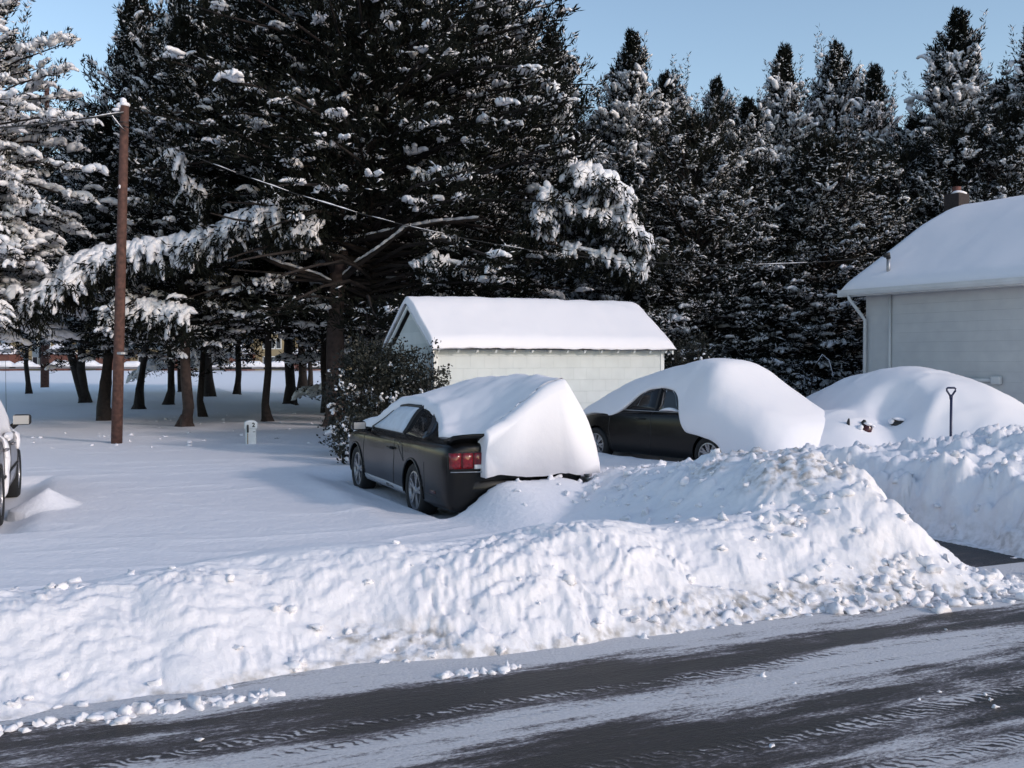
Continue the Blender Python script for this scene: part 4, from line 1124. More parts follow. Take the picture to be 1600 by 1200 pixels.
    def sect(x):
        e = 1.0
        de = min(1.0, (x + 2.53) / 0.09) if x < -2.44 else (min(1.0, (2.32 - x) / .4) if x > 1.92 else 1)
        e = math.sqrt(max(0, 1 - (1 - max(0, de)) ** 2))
        yL, yR = yl(x), -1.0
        pts = []
        N = 46
        cols = 0.5 - 0.5 * np.cos(np.linspace(0, math.pi, N))
        for c in cols:
            y = yL + (yR - yL) * c
            dl = min(1, (c * (yL - yR)) / (0.05 if x < -1.9 else 0.10)); dr = min(1, ((1 - c) * (yL - yR)) / 0.16)
            ee = math.sqrt(max(0, 1 - (1 - dl) ** 2)) * math.sqrt(max(0, 1 - (1 - dr) ** 2))
            zb = base(x, y) if y > -.7 else min(base(x, y), .75)
            zt_ = top(x, y); ed = 1 if x > -2.44 else (0.90 + .10 * e)
            zz = zb + (zt_ * ed - zb) * ee * (e if x > 1.9 else 1)
            pts.append((y, zz))
        for c in cols[::-1][1:-1]:
            y = yL + (yR - yL) * c
            zb = base(x, y) - 0.02 if y > -.7 else min(base(x, y), .75) - .02
            if x < -2.36: zb = 0.62 + 0.03 * math.sin(y * 9) * .4
            pts.append((y, zb))
        ex = 0.03 * (x < -2.45)
        out_ = []
        for (y, z) in pts:
            out_.append((y, z, x + (0.02 * math.sin(3 * y + 2 * z) + 0.13 * max(0, z - .7) ** 1.5 * 0.6 if x < -2.3 else 0)))
        return out_
    xs = [-2.525, -2.52, -2.50, -2.47, -2.44] + list(np.linspace(-2.40, -2.20, 8)) + list(np.linspace(-2.1, 2.0, 60)) + [2.1, 2.2, 2.27, 2.3]
    snow_shell('snow_cover', xs, sect, root, amp=0.030, sc=3.0, seed=3)
    return root
coupe()

# ---- buried black sedan --------------------------------------------------
def sedan():
    root = empty('parked_car', 'black sedan nearly buried under a snow dome, its near flank and one window showing', 'car', (O2.x, O2.y, G2), R(90) + PHI2, 'snow-covered cars parked in the lot')
    keys = [-2.25, -2.2, -2.0, -1.7, -1.4, -1.1, -.8, -.4, 0, .4, .8, 1.1, 1.4, 1.8, 2.1, 2.22]
    W = ([-2.25, -2.1, -1.4, 0, 1.4, 2.0, 2.22], [.70, .82, .865, .87, .86, .80, .62])
    zsh = ([-2.25, -2.1, -1.4, 0, .9, 1.4, 2.0, 2.22], [.80, .92, .95, .92, .90, .86, .76, .58])
    zt = ([-2.25, -1.7, -1.4, -1.0, -.4, .1, .5, 1.1, 1.6, 2.22], [.86, 1.02, 1.12, 1.34, 1.43, 1.42, 1.34, .99, .90, .62])
    wr = ([-2.25, 0, 1.2], [.62, .56, .6])
    body, T = finish_body(car_body(keys, W, zsh, zt, wr, 0.18), 'body', M['black_paint'], root, [(-1.32, .30), (1.33, .30)], 0.345, .87)
    for x in (-1.32, 1.33):
        for s in (1, -1): wheel(root, x, s * .76, .30, s, .305, .20, 7)
    for s in (1,):
        patch(T, [(.92, .98), (.42, 1.30), (.02, 1.36), (-.02, .98)], 'side_window', M['glass'], root, 'y', s, .006)
        patch(T, [(-.08, .98), (-.06, 1.36), (-.55, 1.34), (-.80, .98)], 'side_window', M['glass'], root, 'y', s, .006)
        seam(T, [(-.05, .97), (-.03, 1.37)], 'door_pillar', M['trim'], root, s, .02)
        seam(T, [(.95, .95), (.99, .6), (.9, .25)], 'door_seam', M['trim'], root, s, .005)
        seam(T, [(-.03, .95), (-.05, .6), (-.03, .25)], 'door_seam', M['trim'], root, s, .005)
        seam(T, [(1.05, .945), (-.7, .955)], 'belt_trim', M['metal_grey'], root, s, .009)
        for x in (.18, -.85): MB().tube([(x + .09, s * .86, .82), (x + .05, s * .885, .825), (x - .05, s * .885, .825), (x - .09, s * .86, .82)], .012, 8).build('door_handle', M['black_paint'], root, True)
    # frost trails on the window
    for ln in ([(-.16, 1.36), (-.20, 1.22), (-.15, 1.12), (-.22, 1.0)], [(-.30, 1.33), (-.42, 1.22), (-.50, 1.05)], [(.30, 1.33), (.38, 1.15), (.42, 1.02)], [(-.05, 1.37), (.1, 1.33)]):
        seam(T, ln, 'frost_trail', M['frost'], root, 1, .007)
    snow_shell('sill_snow', list(np.linspace(-.62, -.22, 10)), lambda x: [(0.79 + .05 * math.cos(a_), .97 + .06 * (1 - ((x + .42) / .22) ** 2) * (math.sin(a_) * .5 + .5)) for a_ in np.linspace(0, 2 * math.pi, 13)[:-1]], root, amp=.004, sc=7)
    Tx = ([-2.90, -2.82, -2.70, -2.5, -1.95, -1.50, -1.10, -.65, .1, 1.0, 1.6, 2.1, 2.4, 2.55, 2.6], [.05, .45, .75, .93, 1.22, 1.50, 1.80, 1.85, 1.74, 1.50, 1.25, 1.0, .72, .4, .05])
    Wx = ([-2.90, -2.75, -2.4, -1.6, 0, 1.6, 2.2, 2.5, 2.6], [.55, .88, 1.02, 1.04, .99, .97, .90, .70, .45])
    zlx = ([-2.90, -1.95, -1.80, -1.68, -1.5, -1.2, -.90, -.76, -.70, -.60, -.40, -.1, .25, .42, .55, .70, .95, 1.15, 1.5, 1.8, 2.3, 2.6],
           [-.05, -.05, .30, .52, .62, .68, .72, .90, 1.02, 1.24, 1.38, 1.42, 1.38, 1.30, 1.16, 1.0, .88, .90, .92, .86, .78, .6])
    sm = lambda x, t: float(np.mean([np.interp(x + d, *t) for d in (-.1, -.05, 0, .05, .1)]))
    def sect(x):
        Tt, Ww = sm(x, Tx), sm(x, Wx); zl = min(float(np.mean([np.interp(x + d, *zlx) for d in (-.06, -.03, 0, .03, .06)])), Tt * .95)
        N = 54; p = float(np.interp(x, [-2.62, -2.2, -1.3, -.7], [2.8, 3.3, 3.3, 2.35]))
        th0 = 0.0
        zrel = max(-.05, zl) / Tt
        th0 = math.asin(min(.999, max(0, zrel)) ** (p / 2)) if zrel > 0 else 0
        pts = []
        ths = np.linspace(th0, math.pi, N)
        for t in ths:
            c, s_ = math.cos(t), math.sin(t)
            y = Ww * math.copysign(abs(c) ** (2 / p), c); z = Tt * abs(s_) ** (2 / p) * (1 - 0.045 * y - .02 * (y < 0) * y)
            if y > 0: y = y * (1 - 0.22 * min(1, max(0, z - 1.0) / .8) * min(1, y / .4))
            else: y = y * 1.30 * (1 - 0.10 * min(1, max(0, z - 1.2) / .7))
            pts.append([y, z])
        if zrel <= 0: pts[0][1] = -.1
        y0, z0_ = pts[0]
        # rolled lip back to the body
        lip = [(y0 - .02, z0_ - .025), (y0 - .07, z0_ - .02), (y0 - .16, z0_ + .0), (y0 - .30, z0_ + .03)]
        bottom = [(-Ww * .98, -.15), (0, -.12)]
        pts = [(a_, b_) for a_, b_ in pts] + bottom + [(max(0.1, y0 - .45), z0_ + .02 if z0_ > .2 else -.1)] + lip[::-1]
        return pts
    snow_shell('snow_cover', [-2.92] + list(np.linspace(-2.90, 2.6, 114)), sect, root, amp=.022, sc=1.6, seed=8)
    return root
sedan()

# ---- red car under the right mound ---------------------------------------
def mound_car():
    root = empty('parked_car', 'car buried under a broad dented snow mound, a scrap of red lamp peeping out', 'car', (O3.x, O3.y, G3), R(90) + PHI3, 'snow-covered cars parked in the lot')
    keys = [-2.25, -2.2, -2.0, -1.7, -1.4, -1.1, -.8, -.4, 0, .4, .8, 1.1, 1.4, 1.8, 2.1, 2.22]
    W = ([-2.25, -2.1, -1.4, 0, 1.4, 2.0, 2.22], [.70, .82, .865, .87, .86, .80, .62])
    zsh = ([-2.25, -2.1, -1.4, 0, .9, 1.4, 2.0, 2.22], [.80, .90, .92, .90, .88, .84, .74, .58])
    zt = ([-2.25, -1.7, -1.4, -1.0, -.4, .1, .5, 1.1, 1.6, 2.22], [.84, 1.0, 1.1, 1.32, 1.40, 1.40, 1.32, .97, .88, .62])
    body, T = finish_body(car_body(keys, W, zsh, zt, ([-2.25, 0, 1.2], [.62, .56, .6]), 0.18), 'body', M['red_paint'], root, [], 0.345, .87)
    for x in (-1.32, 1.33):
        for s in (1, -1): wheel(root, x, s * .76, .30, s, .305, .20, 7)
    # the mound in world-aligned axes (drift shaped by the wind), kept as this car's cover
    cx, cy = O3.x - .1, O3.y - .3
    n = 150
    gx, gy = np.meshgrid(np.linspace(-4.2, 5.2, n), np.linspace(-4.4, 3.4, n))
    x, y = gx.ravel(), gy.ravel()
    def prof(q): return np.clip(1 - q, 0, 1)
    X = x + cx; Y = y + cy
    px = 800 + F * X / Y
    a, b_ = local(X, Y, O3, PHI3)
    d = np.sqrt(((np.abs(a) / 3.15) ** 2 + (np.abs(b_) / 2.05) ** 2))
    h = 1.80 * np.clip(1 - d ** 2, 0, 1) ** 0.80
    h2 = 0.78 * np.clip(1 - (((X - 8.3) / 2.2) ** 2 + ((Y - 14.9) / 1.7) ** 2) ** 1.0, 0, 1) ** .9      # low shoulder to the right
    h3 = 1.1 * np.clip(1 - (((X - 5.2) / 1.5) ** 2 + ((Y - 16.2) / 1.5) ** 2), 0, 1) ** .7
    k = 0.12
    hh = k * np.log(np.exp(h / k) + np.exp(h2 / k) + np.exp(h3 / k)) - k * math.log(3)
    # dent where snow slid, and a groove beneath
    dc = at(1400, 603, 15.75)
    rr = np.hypot((X - dc.x) / .34, (Y - dc.y - .1) / .42); hh -= 0.20 * np.exp(-rr ** 4)
    ridge_c = at(1440, 640, 15.2); tt = (X - ridge_c.x); hh += 0.10 * np.exp(-((Y - (15.1 + .9 * (X - ridge_c.x))) / .18) ** 2) * np.exp(-(tt / .5) ** 2)
    hh += 0.05 * fbm(X * .9, Y * .9, o=3, seed=91) * (hh > .05) + .02 * (1 - np.abs(vnoise(X * 1.5 + Y, Y * 3 - X, seed=92))) ** 3 * (hh > .1) + .006 * fbm(X * 6, Y * 6, o=2, seed=93)
    g_, _, _ = ground(X, Y, False)
    z = np.where((hh < 0.03), g_ - .25, g_ * 0 + np.maximum(hh, g_ - .03))
    V = np.stack([X, Y, z], 1)
    mi = (Matrix.Translation((O3.x, O3.y, G3)) @ Matrix.Rotation(R(90) + PHI3, 4, 'Z')).inverted()
    A = np.array(mi); V = V @ A[:3, :3].T + A[:3, 3]
    i = np.arange(n - 1)[:, None] * n; j = np.arange(n - 1)[None, :]
    Q = np.stack([(i + j).ravel(), (i + j + 1).ravel(), (i + n + j + 1).ravel(), (i + n + j).ravel()], 1)
    me = arr_mesh('snow_cover', V, Q, 4, True)
    link('snow_cover', me, M['snow_smooth'], root)
    T2 = BVHTree.FromPolygons([Vector(v) for v in V], [tuple(q) for q in Q.tolist()])
    camL = mi @ Vector((0, 0, CAM_Z))
    def on(px_, py_):
        d_ = mi.to_3x3() @ (at(px_, py_, 10) - Vector((0, 0, CAM_Z))); d_.normalize()
        h_ = T2.ray_cast(camL, d_)[0]
        return h_, d_
    for (px_, py_, nm, mt, sz, w_) in ((1355, 673, 'tail_lamp', 'lamp_dark', (.085, .06, .12), 0), (1403, 662, 'mirror', 'trim', (.125, .11, .08), 0), (1325, 664, 'lamp_bezel', 'trim', (.025, .04, .09), 0), (1349, 664, 'lamp_bezel', 'trim', (.05, .05, .09), 0)):
        h_, d_ = on(px_, py_)
        if h_ is None: continue
        o = link(nm, blobs(nm, [(0, 0, 0)], [sz], None, ICO2, .25, int(px_)), M[mt], root, h_ + d_ * .03)
        o.rotation_euler = (0, 0.15, -R(90) - PHI3 + R(10))
        if nm in ('tail_lamp', 'mirror'):
            c = link('lamp_snow', blobs('lamp_snow', [(-.02, -.04, sz[2] * .9), (.07, -.03, sz[2] * .7), (-.12, 0, sz[2] * .35)], [(sz[0] * .9, .06, .03), (.035, .04, .03), (.04, .05, .05)], None, ICO2, .3, 4), M['snow_smooth'], o)
            tag(c, kind=None)
    return root
mound_car()

# ---- silver car at the left edge -----------------------------------------
def left_car():
    root = empty('parked_car', 'silver car cut by the left edge, snow on its flank and a pale square mirror', 'car', (O0.x, O0.y, G0), R(90) + PHI0, 'snow-covered cars parked in the lot')
    keys = [-2.35, -2.3, -2.1, -1.8, -1.5, -1.1, -.7, -.3, 0, .4, .8, 1.1, 1.4, 1.8, 2.1, 2.25, 2.3]
    W = ([-2.35, -2.2, -1.4, 0, 1.4, 2.1, 2.3], [.76, .86, .90, .90, .90, .84, .70])
    zsh = ([-2.35, -2.2, -1.4, 0, .9, 1.4, 2.0, 2.3], [.86, .96, .98, .97, .96, .93, .84, .62])
    zt = ([-2.35, -2.0, -1.6, -1.1, -.4, .1, .5, 1.2, 1.6, 2.3], [.92, 1.1, 1.24, 1.34, 1.37, 1.36, 1.30, 1.02, .96, .66])
    body, T = finish_body(car_body(keys, W, zsh, zt, ([-2.35, 0, 1.2], [.64, .60, .64]), 0.22), 'body', M['silver_paint'], root, [(-1.35, .34), (1.35, .34)], 0.39, .90)
    for x in (-1.35, 1.35):
        for s in (1, -1): wheel(root, x, s * .79, .34, s, .345, .22, 6)
    s = -1
    patch(T, [(1.0, 1.02), (.5, 1.26), (.05, 1.30), (.0, 1.02)], 'side_window', M['frost'], root, 'y', s, .006)
    patch(T, [(-.08, 1.02), (-.05, 1.30), (-.75, 1.29), (-1.0, 1.02)], 'side_window', M['frost'], root, 'y', s, .006)
    for ln in ([(1.05, .98), (1.1, .6), (1.0, .28)], [(-.03, .98), (-.05, .3)], [(-.98, .98), (-.95, .6), (-.8, .45)]):
        seam(T, ln, 'door_seam', M['trim'], root, s, .006)
    seam(T, [(1.0, .52), (-.95, .52)], 'side_moulding', M['trim'], root, s, .022)
    for x in (.15, -.85): MB().tube([(x + .1, s * .90, .84), (x + .06, s * .93, .845), (x - .06, s * .93, .845), (x - .1, s * .90, .84)], .014, 8).build('door_handle', M['silver_paint'], root, True)
    mr = MB().box((0, 0, 0), (.13, .22, .14)).build('mirror', M['trim'], root, True, .035, 3, (.72, s * .985, 1.115))
    MB().box((-.069, 0.012, 0), (.008, .19, .115)).build('mirror_glass', simple('mirror_pale', (.40, .40, .39), .4, metal=.3), mr)
    MB().tube([(.75, s * .86, 1.02), (.73, s * .93, 1.07)], [.04, .03], 8).build('mirror_arm', M['trim'], root, True)
    MB().tube([(1.15, s * .76, .98), (1.12, s * .76, 1.9)], [.004, .0025], 5).build('antenna', M['trim'], root)
    # snow: roof and patches down the flank
    def sect(x):
        z_ = np.interp(x, *zt); w_ = np.interp(x, [-2.4, -1.8, 0, 1.1, 2.3], [.86, .84, .82, .86, .80])
        e = math.sqrt(max(0, 1 - max(0, abs(x) / 2.38) ** 8)); N = 34; pts = []
        for c in 0.5 - 0.5 * np.cos(np.linspace(0, math.pi, N)):
            y = w_ - 2 * w_ * c; ed = math.sqrt(max(0, 1 - abs(y / w_) ** 6))
            pts.append((y, z_ * .72 + (z_ * .28 + .27 * e) * ed))
        return pts + [(-w_ * .8, z_ * .70), (0, z_ * .68), (w_ * .8, z_ * .70)]
    snow_shell('snow_cover', list(np.linspace(-2.36, 2.3, 60)), sect, root, amp=.03, sc=1.8, seed=13)
    rng = np.random.default_rng(5)
    spots = [((1.75, .84), (.28, .07)), ((.1, .93), (.4, .05)), ((-.62, .72), (.16, .26)), ((-.75, .42), (.10, .28)), ((-1.9, .75), (.25, .30)), ((1.15, .82), (.12, .15))]
    for (x, z), (rx, rz) in spots:
        poly = [(x + rx * math.cos(t) * (1 + .3 * math.sin(3 * t + x * 7)), z + rz * math.sin(t) * (1 + .25 * math.sin(2 * t + z * 9))) for t in np.linspace(0, 2 * math.pi, 20)[:-1]]
        patch(T, poly, 'snow_patch', M['snow_smooth'], root, 'y', s, .012, 6, .03)
    return root
left_car()

# ------------------------------------------------------------------ white shed
def shed():
    ang = R(27); ux = Vector((math.cos(ang), math.sin(ang))); 
    base = Vector((-1.5, 19.0)); Lg, Wd, ze, zr = 5.35, 2.3, 2.06, 2.84
    zg = -0.05
    root = empty('shed', 'small white shed with rafter tails and thick snow on its pitched roof', 'shed', (base.x, base.y, zg), ang)
    ze -= zg; zr -= zg
    # local: x along the front wall, y going back
    wall = MB()
    wall.box((Lg / 2, 0.05, ze / 2 + .02), (Lg, 0.10, ze + .04)); wall.build('front_wall', M['shed_wall'], root)
    MB().box((Lg / 2, Wd - .05, ze / 2 + .02), (Lg - .002, 0.10, ze + .04)).build('back_wall', M['shed_wall'], root)
    for x in (0.0, Lg - .10):
        g = MB(); v = [(x, 0.102, 0), (x, Wd - .102, 0), (x, Wd - .102, ze), (x, Wd / 2, zr - .06), (x, .102, ze)]
        g.add(v + [(a + .10, b, c) for a, b, c in v], [(4, 3, 2, 1, 0), (5, 6, 7, 8, 9)] + [(i, (i + 1) % 5, (i + 1) % 5 + 5, i + 5) for i in range(5)])
        g.build('gable_wall', M['shed_wall'], root)
    th = math.atan2(zr - ze, Wd / 2); ov = 0.20
    for s, nm in ((1, 'roof_slope'), (-1, 'roof_slope')):
        y0 = (-ov if s > 0 else Wd + ov); z0 = ze - ov * math.tan(th) + .07
        mb = MB(); x0, x1 = -.08, Lg + .12
        A = [(x0, y0, z0), (x1, y0, z0), (x1, Wd / 2, zr + .07), (x0, Wd / 2, zr + .07)]
        mb.add(A + [(a, b, c + .05) for a, b, c in A], [(3, 2, 1, 0), (4, 5, 6, 7), (0, 1, 5, 4), (1, 2, 6, 5), (2, 3, 7, 6), (3, 0, 4, 7)])
        mb.build(nm, M['roof_dark'], root)
        # rake board
        for xx in (x0 + .0, x1 - .03):
            mb = MB(); mb.add([(xx - .012, y0, z0 - .08), (xx + .02, y0, z0 - .08), (xx + .02, Wd / 2, zr - .01), (xx - .012, Wd / 2, zr - .01), (xx - .012, y0, z0 - .001), (xx + .02, y0, z0 - .001), (xx + .02, Wd / 2, zr + .069), (xx - .012, Wd / 2, zr + .069)],
                              [(0, 1, 2, 3), (4, 7, 6, 5), (0, 4, 5, 1), (1, 5, 6, 2), (2, 6, 7, 3), (3, 7, 4, 0)])
            mb.build('rake_board', M['white_paint'], root)
    nR = 14
    for k in range(nR):
        x = 0.05 + k * (Lg - .10) / (nR - 1)
        MB().box((x, -.09, ze - .035), (.042, .18, .085), Matrix.Rotation(th, 3, 'X')).build('rafter_tail', M['white_paint'], root)
    for x in (.045, Lg - .045): MB().box((x, -.006, ze / 2 - .03), (.09, .022, ze - .06)).build('corner_board', M['white_paint'], root)
    # snow blanket on the roof: cut cleanly along the eaves and the left rake
    N = 90; K = 44
    xs = np.linspace(-.13, Lg + .16, N); ts = np.linspace(0, 1, K)
    def sect(x):
        el = min(1, (x + .13) / .05 + .0); er = min(1, (Lg + .16 - x) / .40)
        el = math.sqrt(max(0, 1 - (1 - el) ** 2)); er = math.sqrt(max(0, 1 - (1 - max(0, er)) ** 2))
        jag = 0.03 * vnoise(np.array([x * 2.5]), np.array([0.0]), seed=4)[0]
        drop = float(np.interp(x, [-.26, .1, .8], [0.03, .02, 0]))
        pts = []; y0 = -ov - .05; y1 = Wd + ov + .05
        under = []
        for t in 0.5 - 0.5 * np.cos(np.linspace(0, math.pi, K)):
            y = y0 + (y1 - y0) * t
            zz = zr + .125 - abs(y - Wd / 2) * math.tan(th)
            edge = math.sqrt(max(0, 1 - (1 - min(1, t / .05, (1 - t) / .05)) ** 2))
            ridge = -0.05 * math.exp(-((y - Wd / 2) / .18) ** 2)
            thk = (.17 + .04 * (1 - abs(2 * t - 1)) + ridge) * el * er * edge
            pts.append((y, zz + thk + jag * .2 - drop)); under.append((y, zz - .002))
        return pts + under[::-1][1:-1]
    snow_shell('snow_cover', list(xs[:1]) + list(np.linspace(-.125, -.07, 6)) + list(xs[2:]), sect, root, amp=.026, sc=2.8, seed=21)
    return root
shed()

# ------------------------------------------------------------------ house
def house():
    p0 = at(1345, 462, 21.5); p1 = at(1600, 443, 18.3)
    p0 = Vector((7.62, 21.45)); dirv = Vector((2.12, -3.5)).normalized(); ang = math.atan2(dirv.y, dirv.x)
    zg = 0.0; ze = 3.40; Lh = 5.6; Wd = 7.4; zr = 5.25
    root = empty('house', 'pale house on the right with a deep smooth snow roof, brick chimney and downspout', 'house', (p0.x, p0.y, zg), ang)
    # local: x along the wall towards the camera, y>0 to the right/back of it
    s = 1
    MB().box((Lh / 2, s * .1, ze / 2 - .1), (Lh, .2, ze + .0)).build('wall', M['siding'], root)
    MB().box((Lh / 2, s * (Wd - .1), ze / 2 - .1), (Lh, .2, ze)).build('wall', M['siding'], root)
    th = math.atan2(zr - ze, Wd / 2); ov = .42
    for x in (0.0, Lh - .2):
        v = [(x, .202, -.3), (x, Wd - .202, -.3), (x, Wd - .202, ze - .12), (x, Wd / 2, zr - .15), (x, .202, ze - .12)]
        MB().add(v + [(a + .2, b, c) for a, b, c in v], [(4, 3, 2, 1, 0), (5, 6, 7, 8, 9)] + [(i, (i + 1) % 5, (i + 1) % 5 + 5, i + 5) for i in range(5)]).build('gable_wall', M['siding'], root)
    x0, x1 = -.22, Lh + .4
    for sg in (1, -1):
        y0 = -ov if sg > 0 else Wd + ov; z0 = ze - ov * math.tan(th)
        A = [(x0, y0, z0), (x1, y0, z0), (x1, Wd / 2, zr), (x0, Wd / 2, zr)]
        MB().add(A + [(a, b, c + .08) for a, b, c in A], [(3, 2, 1, 0), (4, 5, 6, 7), (0, 1, 5, 4), (1, 2, 6, 5), (2, 3, 7, 6), (3, 0, 4, 7)]).build('roof', M['roof_dark'], root)
    MB().box((Lh / 2, -ov + .17, ze - ov * math.tan(th) - .015), (Lh + .7, .42, .03)).build('soffit', M['gutter'], root)
    MB().box((Lh / 2, -ov - .012, ze - ov * math.tan(th) + .03), (Lh + .8, .024, .15)).build('fascia', M['gutter'], root)
    ov_ = -ov - .085
    g = MB(); pr = [(0, 0), (0, -.09), (-.02, -.115), (-.09, -.115), (-.115, -.06), (-.12, 0), (-.108, 0), (-.10, -.055), (-.085, -.10), (-.025, -.10), (-.012, -.085), (-.012, 0)]
    zz = ze - ov * math.tan(th) + .095
    v = [(x, -ov - .026 + a, zz + b) for x in (x0, x1) for a, b in pr]; n = len(pr)
    g.add(v, [(i, (i + 1) % n, (i + 1) % n + n, i + n) for i in range(n)] + [tuple(range(n))]); g.build('gutter', M['gutter'], root)
    MB().tube([(-.05, -ov - .08, zz - .10), (-.03, -ov - .08, zz - .20), (-.0, -.16, zz - .52), (.03, -.07, zz - .64), (.03, -.07, .1)], .036, 10).build('downspout', M['gutter'], root, True)
    MB().tube([(.64, -.035, ze - .2), (.64, -.035, .0)], .028, 8).build('conduit', M['gutter'], root, True)
    MB().box((.64, -.03, .98), (.10, .05, .03)).build('conduit_clip', M['gutter'], root)
    MB().tube([(.64, -.10, ze + .12), (.64, -.10, ze + .53)], .038, 10).build('service_mast', M['metal_grey'], root, True)
    MB().tube([(.64, -.10, ze + .51), (.64, -.12, ze + .60), (.62, -.20, ze + .57)], [.05, .055, .05], 10).build('mast_head', M['trim'], root, True)
    MB().tube([(2.42, -.05, 1.41), (3.0, -.05, 1.41)], .04, 8).build('wall_pipe', M['gutter'], root, True)
    MB().box((3.06, -.07, 1.41), (.20, .10, .16)).build('pipe_cap', M['gutter'], root, False, .03)
    # chimney just behind the ridge
    cc = (-.54, Wd / 2 + .15)
    MB().box((cc[0], cc[1], (zr + .50) / 2), (.40, .40, zr + .50)).build('chimney', simple('chimney_brick', (.035, .026, .025), .9, noise=.35, scale=25), root)
    MB().tube([(cc[0], cc[1], zr + .48), (cc[0], cc[1], zr + .68)], .10, 12).build('flue_pot', M['brick_red'], root)
    link('chimney_snow', blobs('chimney_snow', [(cc[0] + .08, cc[1], zr + .52), (cc[0] - .10, cc[1] + .08, zr + .51)], [(.15, .2, .06), (.12, .14, .05)], None, ICO2, .2, 2), M['snow_smooth'], root)
    K = 50
    def sect(x):
        el = min(1, (x + .28) / .35); el = math.sqrt(max(0, 1 - (1 - max(el, 0)) ** 2)); er = min(1, (Lh + .46 - x) / .3); er = math.sqrt(max(0, 1 - (1 - max(0, er)) ** 2))
        pts = []; und = []; y0 = -ov - .10; y1 = Wd + ov + .1
        for t in 0.5 - 0.5 * np.cos(np.linspace(0, math.pi, K)):
            y = y0 + (y1 - y0) * t
            zz_ = zr + .09 - math.sqrt((y - Wd / 2) ** 2 + .0) * math.tan(th)
            edge = math.sqrt(max(0, 1 - (1 - min(1, t / .03, (1 - t) / .03)) ** 2))
            soft = math.tan(th) * (math.sqrt((y - Wd / 2) ** 2 + .5) - abs(y - Wd / 2))
            thk = .10 + .26 * min(1, t / .3) - soft + 0.10
            thk = max(.10, thk) * edge * (.25 + .75 * el) * er
            pts.append((y, zz_ + thk)); und.append((y, zz_ - .005))
        return pts + und[::-1][1:-1]
    snow_shell('snow_cover', [-.28, -.275] + list(np.linspace(-.26, .0, 12)) + list(np.linspace(0.05, Lh + .2, 70)) + list(np.linspace(Lh + .25, Lh + .455, 10)), sect, root, amp=.035, sc=.8, seed=31)
    return root
HOUSE = house()

# ------------------------------------------------------------------ poles, wires, post, shovel
def upole():
    b = at(182, 690, 21.3); t = at(195, 163, 21.3); g = gz(b.x, 21.3)
    root = empty('utility_pole', 'reddish brown wooden utility pole with a snow cap, standing in the lot', 'utility pole', (b.x, 21.3, g - .1))
    d = Vector((t.x - b.x, 0, t.z - g + .1))
    MB().tube([(0, 0, 0), tuple(d * .3), tuple(d * .65), tuple(d)], [.118, .11, .10, .088], 20).build('pole_shaft', M['pole'], root, True)
    tp = d
    link('snow_cap', blobs('snow_cap', [(tp.x, 0, tp.z - .01), (tp.x - .03, 0, tp.z + .07), (tp.x - .10, 0, tp.z - .03), (tp.x - .18, -.02, tp.z - .12)], [(.105, .11, .07), (.07, .075, .075), (.09, .07, .07), (.09, .04, .04)], None, ICO2, .15, 3), M['snow_smooth'], root)
    bp = at(190, 552, 21.3) - root.location
    MB().lathe([(.115, -.03), (.125, -.02), (.125, .02), (.115, .03)], 20, 'z', (bp.x, 0, bp.z)).build('steel_band', M['metal_grey'], root)
    MB().tube([(bp.x, 0, bp.z + .02), (bp.x + .38, -.1, bp.z + .06)], .012, 6).build('band_bracket', M['trim'], root)
    q = at(190, 293, 21.3) - root.location
    link('snow_tuft', blobs('snow_tuft', [(q.x, -.11, q.z)], [(.025, .02, .05)], None, ICO1, .2, 3), M['snow_smooth'], root)
    q = at(193, 195, 21.3) - root.location
    for k in range(2): MB().lathe([(.092, -.012), (.108, -.006), (.108, .006), (.092, .012)], 20, 'z', (q.x, 0, q.z - .05 + k * .09)).build('hook_band', M['trim'], root)
    return root
UP = upole()

def wirerun(name, pts, label, sag, rad, snow_at=(), group='overhead service wires'):
    A, B = Vector(pts[0]), Vector(pts[-1]); n = 60
    P = [A.lerp(B, i / n) + Vector((0, 0, -sag * 4 * (i / n) * (1 - i / n))) for i in range(n + 1)]
    o = MB().tube(P, rad, 6).build(name, M['wire'], None, True)
    tag(o, label, 'wire', group)
    for (f0, f1, r_) in snow_at:
        k = max(2, int((f1 - f0) * n * 2)); q = []
        for i in range(k + 1):
            f = f0 + (f1 - f0) * i / k; q.append(A.lerp(B, f) + Vector((0, 0, -sag * 4 * f * (1 - f) + rad + r_ * .3 * math.sin(math.pi * i / k))))
        MB().tube(q, [max(.004, r_ * .55 * math.sin(math.pi * (i + .3) / (k + .6)) * (.7 + .3 * math.sin(i * 2.3))) for i in range(k + 1)], 6).build('wire_snow', M['snow_smooth'], o, True)
    return o
hm = HOUSE.matrix_world if False else Matrix.Translation(HOUSE.location) @ Matrix.Rotation(HOUSE.rotation_euler[2], 4, 'Z')
mast = hm @ Vector((.62, -.20, 3.40 + .56))
top = at(192, 196, 21.2)
wirerun('service_wire', [top, mast], 'long black wire dipping from the brown pole across to the house mast, streaked with snow', 1.15, .008,
        [(.12, .15, .02), (.17, .22, .03), (.24, .31, .035), (.33, .36, .018), (.38, .42, .018), (.5, .53, .012), (.83, .90, .02)])
wirerun('service_wire', [at(193, 176, 21.2), at(-260, 205, 20.0)], 'straight black wire leaving the pole top towards the left edge', .15, .018, [(.0, .12, .03)])
wirerun('guy_wire', [at(196, 205, 21.15), at(165, 165, 21.15)], 'short looped tail of wire below the snow cap of the brown pole', .05, .012, [(.1, .9, .03)])

